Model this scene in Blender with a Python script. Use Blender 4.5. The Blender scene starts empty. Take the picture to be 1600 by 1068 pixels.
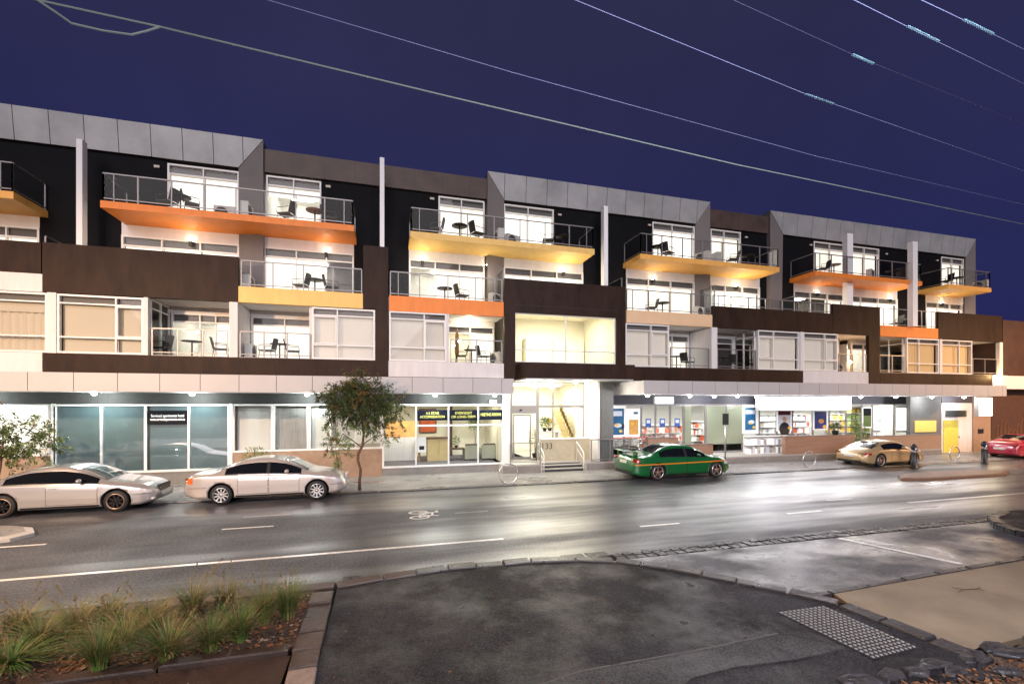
import bpy, bmesh, math, random
from mathutils import Vector, Matrix
random.seed(7)
R = math.radians
SC = bpy.context.scene
COL = SC.collection

# ------------------------------------------------------------------ camera
F, HC, HY = 711.0, 3.3, 628.0
YAW = math.atan(198 / 711)
CA, SA = math.cos(YAW), math.sin(YAW)
cam_d = bpy.data.cameras.new('camera')
cam_d.sensor_width = 36.0
cam_d.lens = 36.0 * F / 1600.0
cam_d.shift_y = (HY - 534.0) / 1600.0
cam_d.clip_end = 2000
cam = bpy.data.objects.new('camera', cam_d)
COL.objects.link(cam)
cam.location = (0, 0, HC)
cam.rotation_euler = (R(90), 0, -YAW)
SC.camera = cam

def tx(px):
    dx = px - 800.0
    return (dx * CA + F * SA) / (F * CA - dx * SA)

def X(px, Y):           # world x of a survey column on the facade plane Y
    return Y * tx(px)

def Zv(px, py, Y):      # world z of a survey point on the facade plane Y
    zc = Y * F / (F * CA - (px - 800.0) * SA)
    return HC - (py - HY) * zc / F

def G(px, py, z=0.0):   # survey point on the ground
    dx = px - 800.0
    zc = F * (HC - z) / (py - HY)
    xc = dx * zc / F
    return (xc * CA + zc * SA, zc * CA - xc * SA)

# ------------------------------------------------------------------ materials
MATS = {}
def nodes(name):
    m = bpy.data.materials.new(name)
    m.use_nodes = True
    nt = m.node_tree
    return m, nt, nt.nodes['Principled BSDF']

def mat(name, col, rough=0.6, metal=0.0, spec=0.5, vary=0.0, vscale=6.0, bump=0.0, bscale=40.0,
        emit=None, estr=0.0, coat=0.0, stretch=None, col2=None, rough2=None):
    m, nt, b = nodes(name)
    N, L = nt.nodes, nt.links
    b.inputs['Base Color'].default_value = (*col, 1)
    b.inputs['Roughness'].default_value = rough
    b.inputs['Metallic'].default_value = metal
    b.inputs['Specular IOR Level'].default_value = spec
    if coat:
        b.inputs['Coat Weight'].default_value = coat
        b.inputs['Coat Roughness'].default_value = 0.03
        if name == 'tinted': b.inputs['Coat IOR'].default_value = 2.1; b.inputs['Coat Roughness'].default_value = 0.0
    if emit:
        b.inputs['Emission Color'].default_value = (*emit, 1)
        b.inputs['Emission Strength'].default_value = estr
    tc = None
    if vary or bump or col2 or rough2 is not None:
        tc = N.new('ShaderNodeTexCoord')
        src = tc.outputs['Object']
        if stretch:
            mp = N.new('ShaderNodeMapping')
            mp.inputs['Scale'].default_value = stretch
            L.new(src, mp.inputs[0]); src = mp.outputs[0]
    if vary or col2 or rough2 is not None:
        n = N.new('ShaderNodeTexNoise')
        n.inputs['Scale'].default_value = vscale
        n.inputs['Detail'].default_value = 6
        n.inputs['Roughness'].default_value = 0.65
        L.new(src, n.inputs['Vector'])
        if vary or col2:
            cr = N.new('ShaderNodeValToRGB')
            a = col if col2 else tuple(max(0, c * (1 - vary)) for c in col)
            d = col2 if col2 else tuple(min(1, c * (1 + vary)) for c in col)
            cr.color_ramp.elements[0].position = 0.3
            cr.color_ramp.elements[1].position = 0.7
            cr.color_ramp.elements[0].color = (*a, 1)
            cr.color_ramp.elements[1].color = (*d, 1)
            L.new(n.outputs['Fac'], cr.inputs[0])
            L.new(cr.outputs[0], b.inputs['Base Color'])
        if rough2 is not None:
            mr = N.new('ShaderNodeMapRange')
            mr.inputs['From Min'].default_value = 0.3
            mr.inputs['From Max'].default_value = 0.7
            mr.inputs['To Min'].default_value = rough
            mr.inputs['To Max'].default_value = rough2
            L.new(n.outputs['Fac'], mr.inputs['Value'])
            L.new(mr.outputs[0], b.inputs['Roughness'])
    if bump:
        n2 = N.new('ShaderNodeTexNoise')
        n2.inputs['Scale'].default_value = bscale
        n2.inputs['Detail'].default_value = 4
        L.new(src, n2.inputs['Vector'])
        bp = N.new('ShaderNodeBump')
        bp.inputs['Strength'].default_value = bump
        bp.inputs['Distance'].default_value = 0.02
        L.new(n2.outputs['Fac'], bp.inputs['Height'])
        L.new(bp.outputs[0], b.inputs['Normal'])
    MATS[name] = m
    return m

def glass_mat(name, tint=(0.9, 0.95, 0.95), refl=1.0, rough=0.0, haze=0.0):
    m = bpy.data.materials.new(name)
    m.use_nodes = True
    nt = m.node_tree
    nt.nodes.clear()
    N, L = nt.nodes, nt.links
    out = N.new('ShaderNodeOutputMaterial')
    t = N.new('ShaderNodeBsdfTransparent'); t.inputs[0].default_value = (*tint, 1)
    g = N.new('ShaderNodeBsdfGlossy'); g.inputs['Roughness'].default_value = rough
    fr = N.new('ShaderNodeFresnel'); fr.inputs[0].default_value = 1.5
    mu = N.new('ShaderNodeMath'); mu.operation = 'MULTIPLY'; mu.inputs[1].default_value = refl
    L.new(fr.outputs[0], mu.inputs[0])
    mx = N.new('ShaderNodeMixShader')
    L.new(mu.outputs[0], mx.inputs[0])
    base = t.outputs[0]
    if haze:
        d = N.new('ShaderNodeBsdfDiffuse'); d.inputs[0].default_value = (0.7, 0.75, 0.75, 1)
        m2 = N.new('ShaderNodeMixShader'); m2.inputs[0].default_value = haze
        L.new(t.outputs[0], m2.inputs[1]); L.new(d.outputs[0], m2.inputs[2])
        base = m2.outputs[0]
    L.new(base, mx.inputs[1]); L.new(g.outputs[0], mx.inputs[2])
    L.new(mx.outputs[0], out.inputs[0])
    MATS[name] = m
    return m

def asphalt_mat(name, col, r0, r1, pscale, stretch=(1, 1, 1), bump=0.35, lo=0.42, hi=0.62, spec=0.5, coarse=0.3, wet_x=None, gscale=48, coat=0.0, grain=(0.22, 2.1)):
    """wet asphalt: grain in colour, puddle mask that smooths roughness and grain"""
    m, nt, b = nodes(name)
    N, L = nt.nodes, nt.links
    tc = N.new('ShaderNodeTexCoord')
    mp = N.new('ShaderNodeMapping'); mp.inputs['Scale'].default_value = stretch
    L.new(tc.outputs['Object'], mp.inputs[0])
    n = N.new('ShaderNodeTexNoise'); n.inputs['Scale'].default_value = pscale; n.inputs['Detail'].default_value = 5
    n.inputs['Roughness'].default_value = 0.6
    L.new(mp.outputs[0], n.inputs['Vector'])
    mr = N.new('ShaderNodeMapRange')
    mr.inputs['From Min'].default_value = lo; mr.inputs['From Max'].default_value = hi
    mr.inputs['To Min'].default_value = r1; mr.inputs['To Max'].default_value = r0
    L.new(n.outputs['Fac'], mr.inputs['Value'])
    ro = mr.outputs[0]
    if wet_x:        # the road drains to the right: dry grain on the left, a water film on the right
        sx = N.new('ShaderNodeSeparateXYZ'); L.new(tc.outputs['Object'], sx.inputs[0])
        wn = N.new('ShaderNodeTexNoise'); wn.inputs['Scale'].default_value = 0.25; L.new(tc.outputs['Object'], wn.inputs['Vector'])
        wm = N.new('ShaderNodeMath'); wm.operation = 'MULTIPLY_ADD'; wm.inputs[1].default_value = 9.0; L.new(wn.outputs['Fac'], wm.inputs[0]); L.new(sx.outputs[0], wm.inputs[2])
        m3 = N.new('ShaderNodeMapRange'); m3.inputs['From Min'].default_value = wet_x[0] + 4.5; m3.inputs['From Max'].default_value = wet_x[1] + 4.5
        m3.inputs['To Min'].default_value = 0.24; m3.inputs['To Max'].default_value = 0.0
        L.new(wm.outputs[0], m3.inputs['Value'])
        ad3 = N.new('ShaderNodeMath'); ad3.operation = 'ADD'; L.new(ro, ad3.inputs[0]); L.new(m3.outputs[0], ad3.inputs[1]); ro = ad3.outputs[0]
    L.new(ro, b.inputs['Roughness'])
    if coat:         # thin water film
        cm = N.new('ShaderNodeMapRange'); cm.inputs['From Min'].default_value = r1; cm.inputs['From Max'].default_value = r0
        cm.inputs['To Min'].default_value = 0.0; cm.inputs['To Max'].default_value = coat
        L.new(ro, cm.inputs['Value']); L.new(cm.outputs[0], b.inputs['Coat Weight'])
        b.inputs['Coat Roughness'].default_value = 0.33; b.inputs['Coat IOR'].default_value = 1.5
    g = N.new('ShaderNodeTexNoise'); g.inputs['Scale'].default_value = gscale; g.inputs['Detail'].default_value = 4; g.inputs['Roughness'].default_value = 0.8
    L.new(tc.outputs['Object'], g.inputs['Vector'])
    g2 = N.new('ShaderNodeTexNoise'); g2.inputs['Scale'].default_value = 0.9; g2.inputs['Detail'].default_value = 7
    L.new(tc.outputs['Object'], g2.inputs['Vector'])
    gw = N.new('ShaderNodeMath'); gw.operation = 'MULTIPLY'; gw.inputs[1].default_value = 1.5; L.new(g.outputs['Fac'], gw.inputs[0])
    ad = N.new('ShaderNodeMath'); ad.operation = 'MULTIPLY_ADD'; ad.inputs[1].default_value = 0.5
    L.new(g2.outputs['Fac'], ad.inputs[0]); L.new(gw.outputs[0], ad.inputs[2])
    cr = N.new('ShaderNodeValToRGB')
    cr.color_ramp.elements[0].position = 0.42; cr.color_ramp.elements[1].position = 0.60
    cr.color_ramp.elements[0].color = (*[c * grain[0] for c in col], 1)
    cr.color_ramp.elements[1].color = (*[c * grain[1] for c in col], 1)
    hf = N.new('ShaderNodeMath'); hf.operation = 'MULTIPLY'; hf.inputs[1].default_value = 0.5
    L.new(ad.outputs[0], hf.inputs[0])
    L.new(hf.outputs[0], cr.inputs[0])
    L.new(cr.outputs[0], b.inputs['Base Color'])
    b.inputs['Specular IOR Level'].default_value = spec
    bp = N.new('ShaderNodeBump'); bp.inputs['Strength'].default_value = bump; bp.inputs['Distance'].default_value = 0.01
    L.new(g.outputs['Fac'], bp.inputs['Height'])
    w = N.new('ShaderNodeTexNoise'); w.inputs['Scale'].default_value = 2.3; w.inputs['Detail'].default_value = 3
    L.new(tc.outputs['Object'], w.inputs['Vector'])
    bp2 = N.new('ShaderNodeBump'); bp2.inputs['Strength'].default_value = coarse; bp2.inputs['Distance'].default_value = 0.03
    L.new(w.outputs['Fac'], bp2.inputs['Height'])
    L.new(bp2.outputs[0], bp.inputs['Normal'])
    L.new(bp.outputs[0], b.inputs['Normal'])
    if coat: L.new(bp.outputs[0], b.inputs['Coat Normal'])
    MATS[name] = m
    return m

def brick_stripes(name, col, dark, period=1.2, axis=0, width=0.02):
    """panel colour with narrow vertical joints (a real pattern of the cladding)"""
    m, nt, b = nodes(name)
    N, L = nt.nodes, nt.links
    tc = N.new('ShaderNodeTexCoord')
    sp = N.new('ShaderNodeSeparateXYZ'); L.new(tc.outputs['Object'], sp.inputs[0])
    d = N.new('ShaderNodeMath'); d.operation = 'DIVIDE'; d.inputs[1].default_value = period
    L.new(sp.outputs[axis], d.inputs[0])
    fr = N.new('ShaderNodeMath'); fr.operation = 'FRACT'; L.new(d.outputs[0], fr.inputs[0])
    lt = N.new('ShaderNodeMath'); lt.operation = 'LESS_THAN'; lt.inputs[1].default_value = width / period
    L.new(fr.outputs[0], lt.inputs[0])
    n = N.new('ShaderNodeTexNoise'); n.inputs['Scale'].default_value = 1.6; n.inputs['Detail'].default_value = 7
    L.new(tc.outputs['Object'], n.inputs['Vector'])
    cr = N.new('ShaderNodeValToRGB')
    cr.color_ramp.elements[0].position = 0.3; cr.color_ramp.elements[1].position = 0.7
    cr.color_ramp.elements[0].color = (*[c * 0.7 for c in col], 1)
    cr.color_ramp.elements[1].color = (*[c * 1.25 for c in col], 1)
    L.new(n.outputs['Fac'], cr.inputs[0])
    mx = N.new('ShaderNodeMix'); mx.data_type = 'RGBA'
    L.new(lt.outputs[0], mx.inputs[0]); L.new(cr.outputs[0], mx.inputs[6])
    mx.inputs[7].default_value = (*dark, 1)
    L.new(mx.outputs[2], b.inputs['Base Color'])
    b.inputs['Roughness'].default_value = 0.55
    MATS[name] = m
    return m

# facade
mat('brown_panel', (0.030, 0.0148, 0.0090), 0.6, spec=0.2, vary=0.45, vscale=1.3, bump=0.05, bscale=8, stretch=(1.6, 1.6, .45))
brick_stripes('brown_parapet', (0.070, 0.043, 0.032), (0.03, 0.02, 0.015), 1.3)
mat('black_wall', (0.0045, 0.0045, 0.006), 0.7, spec=0.12, vary=0.3, vscale=2)
mat('white_wall', (0.72, 0.70, 0.69), 0.7, vary=0.07, vscale=1.5, stretch=(2.5, 2.5, .35), bump=0.04, bscale=30)
mat('taupe_wall', (0.17, 0.15, 0.145), 0.7, vary=0.08, vscale=1.5)
mat('fascia_metal', (0.36, 0.36, 0.36), 0.5, metal=0.1, vary=0.22, vscale=0.6)
mat('canopy_panel', (0.48, 0.465, 0.46), 0.5, vary=0.05, vscale=0.6)
mat('dark_joint', (0.03, 0.03, 0.03), 0.8)
mat('soffit', (0.45, 0.45, 0.44), 0.7)
mat('bulkhead', (0.045, 0.046, 0.046), 0.7, spec=0.2, vary=0.1)
mat('dark_bulkhead', (0.045, 0.045, 0.06), 0.6)
mat('orange', (0.84, 0.24, 0.03), 0.55, vary=0.08, vscale=1.5, stretch=(2.5, 2.5, .5))
mat('yellow', (0.86, 0.55, 0.16), 0.55, vary=0.08, vscale=1.5, stretch=(2.5, 2.5, .5))
mat('amber', (0.86, 0.44, 0.10), 0.55, vary=0.08, vscale=1.5, stretch=(2.5, 2.5, .5))
mat('peach', (0.80, 0.55, 0.33), 0.6, vary=0.05, vscale=2)
mat('white_frame', (0.78, 0.77, 0.75), 0.4)
mat('alu', (0.25, 0.235, 0.23), 0.4, metal=0.3)
mat('pelmet', (0.16, 0.14, 0.135), 0.7)
mat('ochre_brick', (0.34, 0.225, 0.15), 0.8, vary=0.12, vscale=5, bump=0.1, bscale=18)
mat('plinth', (0.22, 0.205, 0.19), 0.75, vary=0.15, vscale=3)
mat('roof_top', (0.1, 0.1, 0.1), 0.8)
mat('cream_room', (0.80, 0.76, 0.62), 0.8)
mat('room_white', (0.80, 0.79, 0.75), 0.8)
mat('room_floor', (0.25, 0.20, 0.15), 0.5, vary=0.2)
mat('carpet', (0.12, 0.12, 0.14), 0.9)
mat('blind', (0.55, 0.50, 0.46), 0.9, vary=0.05, vscale=1.0, emit=(1.0, 0.80, 0.66), estr=0.15)
mat('blind_warm', (0.55, 0.47, 0.38), 0.9, emit=(1.0, 0.72, 0.48), estr=0.05)
mat('blind_bright', (0.7, 0.66, 0.6), 0.9, emit=(1.0, 0.86, 0.72), estr=0.62)
mat('blind_glow', (0.75, 0.73, 0.68), 0.9, emit=(1.0, 0.90, 0.80), estr=0.85)
mat('blind_office', (0.72, 0.70, 0.67), 0.9)
mat('blind_grey', (0.36, 0.34, 0.33), 0.9, vary=0.15, vscale=3, stretch=(6, 1, .3))
mat('blind_lamp_spill', (0.6, 0.42, 0.25), 0.9, emit=(1.0, 0.50, 0.16), estr=0.20)  # orange spill of the outside wall lamp put into blind colour and glow
mat('fin_white', (0.90, 0.89, 0.88), 0.6)
mat('ceiling_lamp', (0.9, 0.9, 0.9), 0.6, emit=(1.0, 0.92, 0.80), estr=9.0)
mat('shop_lamp', (0.9, 0.9, 0.9), 0.6, emit=(1.0, 0.97, 0.92), estr=14.0)
mat('lens', (0.9, 0.9, 0.9), 0.4, emit=(0.95, 1.0, 0.97), estr=40.0)
mat('warm_lens', (0.9, 0.9, 0.9), 0.4, emit=(1.0, 0.85, 0.6), estr=40.0)
mat('orange_lens', (0.9, 0.9, 0.9), 0.4, emit=(1.0, 0.62, 0.28), estr=30.0)
mat('sign_light', (0.9, 0.9, 0.9), 0.4, emit=(0.97, 0.95, 1.0), estr=2.8)
mat('sign_cream', (0.9, 0.88, 0.8), 0.4, emit=(1.0, 0.90, 0.66), estr=1.6)
mat('tinted', (0.070, 0.118, 0.130), 0.35, spec=0.6, coat=1.0, vary=0.25, vscale=0.5)
mat('sign_black', (0.004, 0.0045, 0.006), 0.6, spec=0.15)
mat('sign_navy', (0.003, 0.005, 0.012), 0.6, spec=0.15)
mat('letter_white', (0.85, 0.85, 0.85), 0.5, emit=(1, 1, 1), estr=0.25)  # faint glow put into the white, no lamp in these parts
mat('letter_yellow', (0.70, 0.66, 0.16), 0.5, emit=(0.9, 0.85, 0.2), estr=0.12)  # slight glow put into the yellow lettering, which holds no lamp
mat('letter_dark', (0.05, 0.04, 0.03), 0.5)
mat('steel', (0.62, 0.61, 0.60), 0.25, metal=0.9)
mat('chrome', (0.75, 0.75, 0.75), 0.12, metal=1.0)
mat('black_metal', (0.015, 0.015, 0.017), 0.45)
mat('black_paint', (0.02, 0.02, 0.022), 0.35)
mat('wall_brown_low', (0.30, 0.175, 0.115), 0.8, vary=0.18, vscale=2, bump=0.1, bscale=25, stretch=(0.3, 1, 3))
mat('terrace', (0.36, 0.34, 0.31), 0.6, vary=0.1)
mat('beige_wall', (0.40, 0.35, 0.25), 0.8, vary=0.1)
mat('door_yellow', (0.72, 0.60, 0.10), 0.6, vary=0.06)
mat('panel_yellow', (0.74, 0.62, 0.16), 0.6, vary=0.05)
mat('grey_wall', (0.13, 0.135, 0.13), 0.7, vary=0.12)
mat('green_glass', (0.24, 0.27, 0.19), 0.3, spec=0.6, coat=0.6)
mat('vent_dark', (0.05, 0.06, 0.055), 0.6)
brick_stripes('neighbour_wall', (0.052, 0.023, 0.014), (0.05, 0.02, 0.012), 0.9)
mat('neighbour_low', (0.072, 0.032, 0.020), 0.7, vary=0.2, vscale=3)
mat('motif', (0.30, 0.13, 0.06), 0.6)
mat('charcoal', (0.018, 0.018, 0.02), 0.6)
mat('wicker', (0.05, 0.045, 0.045), 0.7, vary=0.3, vscale=40)
mat('ac_white', (0.66, 0.64, 0.60), 0.5)
mat('ac_grille', (0.09, 0.09, 0.09), 0.6)
mat('timber', (0.28, 0.13, 0.05), 0.55, vary=0.3, vscale=4)
mat('wood_light', (0.62, 0.48, 0.22), 0.5, vary=0.1, vscale=3)
mat('wood_dark', (0.09, 0.04, 0.02), 0.45, vary=0.2)
mat('sofa_cloth', (0.40, 0.41, 0.31), 0.9)
mat('picture_red', (0.62, 0.13, 0.04), 0.6, vary=0.45, vscale=1.6)
mat('picture_orange', (0.85, 0.40, 0.14), 0.6, vary=0.3, vscale=2.0)
mat('poster_blue', (0.012, 0.07, 0.20), 0.5, col2=(0.01, 0.14, 0.26), vscale=1.5)
mat('poster_navy', (0.015, 0.018, 0.12), 0.5, col2=(0.05, 0.06, 0.28), vscale=2.5)
mat('poster_pale', (0.62, 0.66, 0.72), 0.5)
mat('poster_skin', (0.55, 0.30, 0.20), 0.6)
mat('poster_suit', (0.012, 0.012, 0.016), 0.6)
mat('poster_yellow', (0.80, 0.50, 0.08), 0.5)
mat('poster_brown', (0.50, 0.24, 0.05), 0.5, col2=(0.75, 0.42, 0.08), vscale=6)
mat('poster_white', (0.85, 0.85, 0.84), 0.5, emit=(1, 1, 1), estr=0.12)  # weak glow put into the white of boards and goods, no lamp
mat('poster_maroon', (0.12, 0.01, 0.03), 0.5)
mat('shop_red', (0.72, 0.14, 0.07), 0.6)
mat('shop_blue', (0.03, 0.09, 0.32), 0.5)
mat('shop_goods', (0.45, 0.42, 0.38), 0.7, vary=0.7, vscale=9)
mat('shop_green', (0.25, 0.45, 0.12), 0.7, col2=(0.6, 0.6, 0.3), vscale=7)
mat('pot_black', (0.02, 0.02, 0.02), 0.5)
mat('leaf_room', (0.09, 0.17, 0.03), 0.6)
# vegetation
mat('leaf_dark', (0.048, 0.070, 0.020), 0.55)
mat('leaf_mid', (0.095, 0.135, 0.035), 0.55)
mat('leaf_rust', (0.20, 0.105, 0.025), 0.6)
mat('leaf_pale', (0.22, 0.31, 0.11), 0.55)
mat('leaf_bright', (0.13, 0.20, 0.05), 0.55)
mat('bark', (0.11, 0.06, 0.04), 0.85, vary=0.4, vscale=14, bump=0.4, bscale=30)
mat('grass_green', (0.065, 0.135, 0.020), 0.6, vary=0.4, vscale=3)
mat('grass_straw', (0.22, 0.155, 0.06), 0.7, vary=0.3, vscale=4)
mat('cover_green', (0.030, 0.055, 0.016), 0.6)
mat('soil', (0.05, 0.028, 0.016), 0.9, vary=0.5, vscale=9, bump=0.6, bscale=25)
mat('chip_orange', (0.19, 0.075, 0.025), 0.7, vary=0.4, vscale=20)
mat('chip_brown', (0.075, 0.036, 0.018), 0.75, vary=0.4, vscale=20)
mat('chip_pale', (0.26, 0.19, 0.14), 0.7)
# ground
asphalt_mat('road_asphalt', (0.056, 0.058, 0.066), 0.26, 0.52, 0.42, (0.13, 1.0, 1), bump=0.55, lo=0.40, hi=0.60, spec=0.6, coarse=0.05, gscale=22, wet_x=(-9.0, 4.0), coat=1.0)
asphalt_mat('path_patch', (0.036, 0.035, 0.036), 0.32, 0.6, 0.9, (1, 1, 1), bump=0.9, lo=0.45, hi=0.70, spec=0.25, coarse=0.1, gscale=42)
asphalt_mat('path_asphalt', (0.024, 0.0225, 0.024), 0.22, 0.66, 0.8, (1, 1, 1), bump=0.9, lo=0.45, hi=0.70, spec=0.12, coarse=0.1, gscale=42, coat=0.3)
asphalt_mat('apron_asphalt', (0.050, 0.050, 0.057), 0.24, 0.54, 0.7, (0.7, 1, 1), bump=0.4, lo=0.40, hi=0.62, spec=0.5, coarse=0.05, coat=1.0, gscale=30)
asphalt_mat('foot_concrete', (0.25, 0.24, 0.23), 0.25, 0.55, 0.8, (0.5, 1, 1), bump=0.2, spec=0.5, grain=(0.6, 1.4), gscale=25)
asphalt_mat('drive_concrete', (0.21, 0.158, 0.104), 0.45, 0.75, 0.6, (1, 1, 1), bump=0.25, spec=0.4, gscale=160, grain=(0.6, 1.45))
mat('bluestone', (0.030, 0.028, 0.030), 0.22, vary=0.5, vscale=5, bump=0.5, bscale=14, rough2=0.5)
mat('bluestone_warm', (0.052, 0.034, 0.026), 0.35, vary=0.5, vscale=6, bump=0.5, bscale=16, rough2=0.6)
mat('wet_stone', (0.030, 0.028, 0.031), 0.16, vary=0.7, vscale=7, bump=0.6, bscale=12, rough2=0.55)
mat('rock', (0.021, 0.019, 0.021), 0.28, vary=0.8, vscale=9, bump=1.0, bscale=16, rough2=0.75)
mat('stone_cap', (0.20, 0.15, 0.12), 0.5, vary=0.3, vscale=8)
mat('island_paver', (0.24, 0.13, 0.075), 0.5, vary=0.25, vscale=6, bump=0.2)
mat('kerb_concrete', (0.42, 0.40, 0.37), 0.4, vary=0.15, vscale=4)
mat('road_paint', (0.72, 0.71, 0.68), 0.3, vary=0.25, vscale=9)
mat('road_paint_worn', (0.30, 0.295, 0.285), 0.3, vary=0.5, vscale=7)
mat('brown_paving', (0.038, 0.022, 0.016), 0.45, vary=0.35, vscale=2.5, bump=0.3, bscale=30)
mat('tactile', (0.26, 0.255, 0.24), 0.35, metal=0.3)
mat('joint_pale', (0.085, 0.08, 0.075), 0.7)
mat('tactile_base', (0.022, 0.022, 0.024), 0.45)
mat('bare_ground', (0.04, 0.04, 0.04), 0.8)
# wires
mat('wire_pale', (0.22, 0.26, 0.46), 0.5)
mat('wire_green', (0.20, 0.25, 0.22), 0.5)
mat('wire_dark', (0.06, 0.06, 0.12), 0.5)
mat('damper', (0.17, 0.33, 0.40), 0.4)
# glass
glass_mat('glass', (0.90, 0.93, 0.92), 0.5)
glass_mat('rail_glass', (0.86, 0.88, 0.88), 0.22, haze=0.0)
glass_mat('clear', (0.97, 0.98, 0.97), 0.6)
mat('car_glass', (0.006, 0.007, 0.008), 0.02, spec=0.6)
mat('car_glass_pale', (0.10, 0.13, 0.14), 0.05, spec=0.8, coat=1.0)
mat('tyre', (0.010, 0.010, 0.010), 0.7)
mat('well', (0.004, 0.004, 0.004), 0.9)
mat('gap', (0.01, 0.01, 0.01), 0.8)
mat('silver_paint', (0.50, 0.485, 0.47), 0.30, metal=0.6, coat=1.0)
mat('pearl_paint', (0.56, 0.51, 0.47), 0.30, metal=0.45, coat=1.0)
mat('green_paint', (0.005, 0.120, 0.028), 0.30, metal=0.15, coat=1.0)
mat('sand_paint', (0.50, 0.355, 0.18), 0.30, metal=0.3, coat=1.0)
mat('red_paint', (0.45, 0.03, 0.06), 0.30, metal=0.1, coat=1.0)
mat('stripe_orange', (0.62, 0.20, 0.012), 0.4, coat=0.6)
mat('rim_silver', (0.62, 0.60, 0.58), 0.25, metal=0.8)
mat('rim_bronze', (0.45, 0.30, 0.22), 0.3, metal=0.8)
mat('rim_black', (0.012, 0.012, 0.012), 0.3, metal=0.3)
mat('lamp_clear', (0.55, 0.56, 0.58), 0.08, spec=0.9, coat=1.0)
mat('lamp_red', (0.35, 0.012, 0.010), 0.15, coat=1.0)
mat('lamp_amber', (0.75, 0.15, 0.03), 0.15, coat=1.0)
mat('plate', (0.70, 0.70, 0.66), 0.5)

M = MATS

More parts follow.
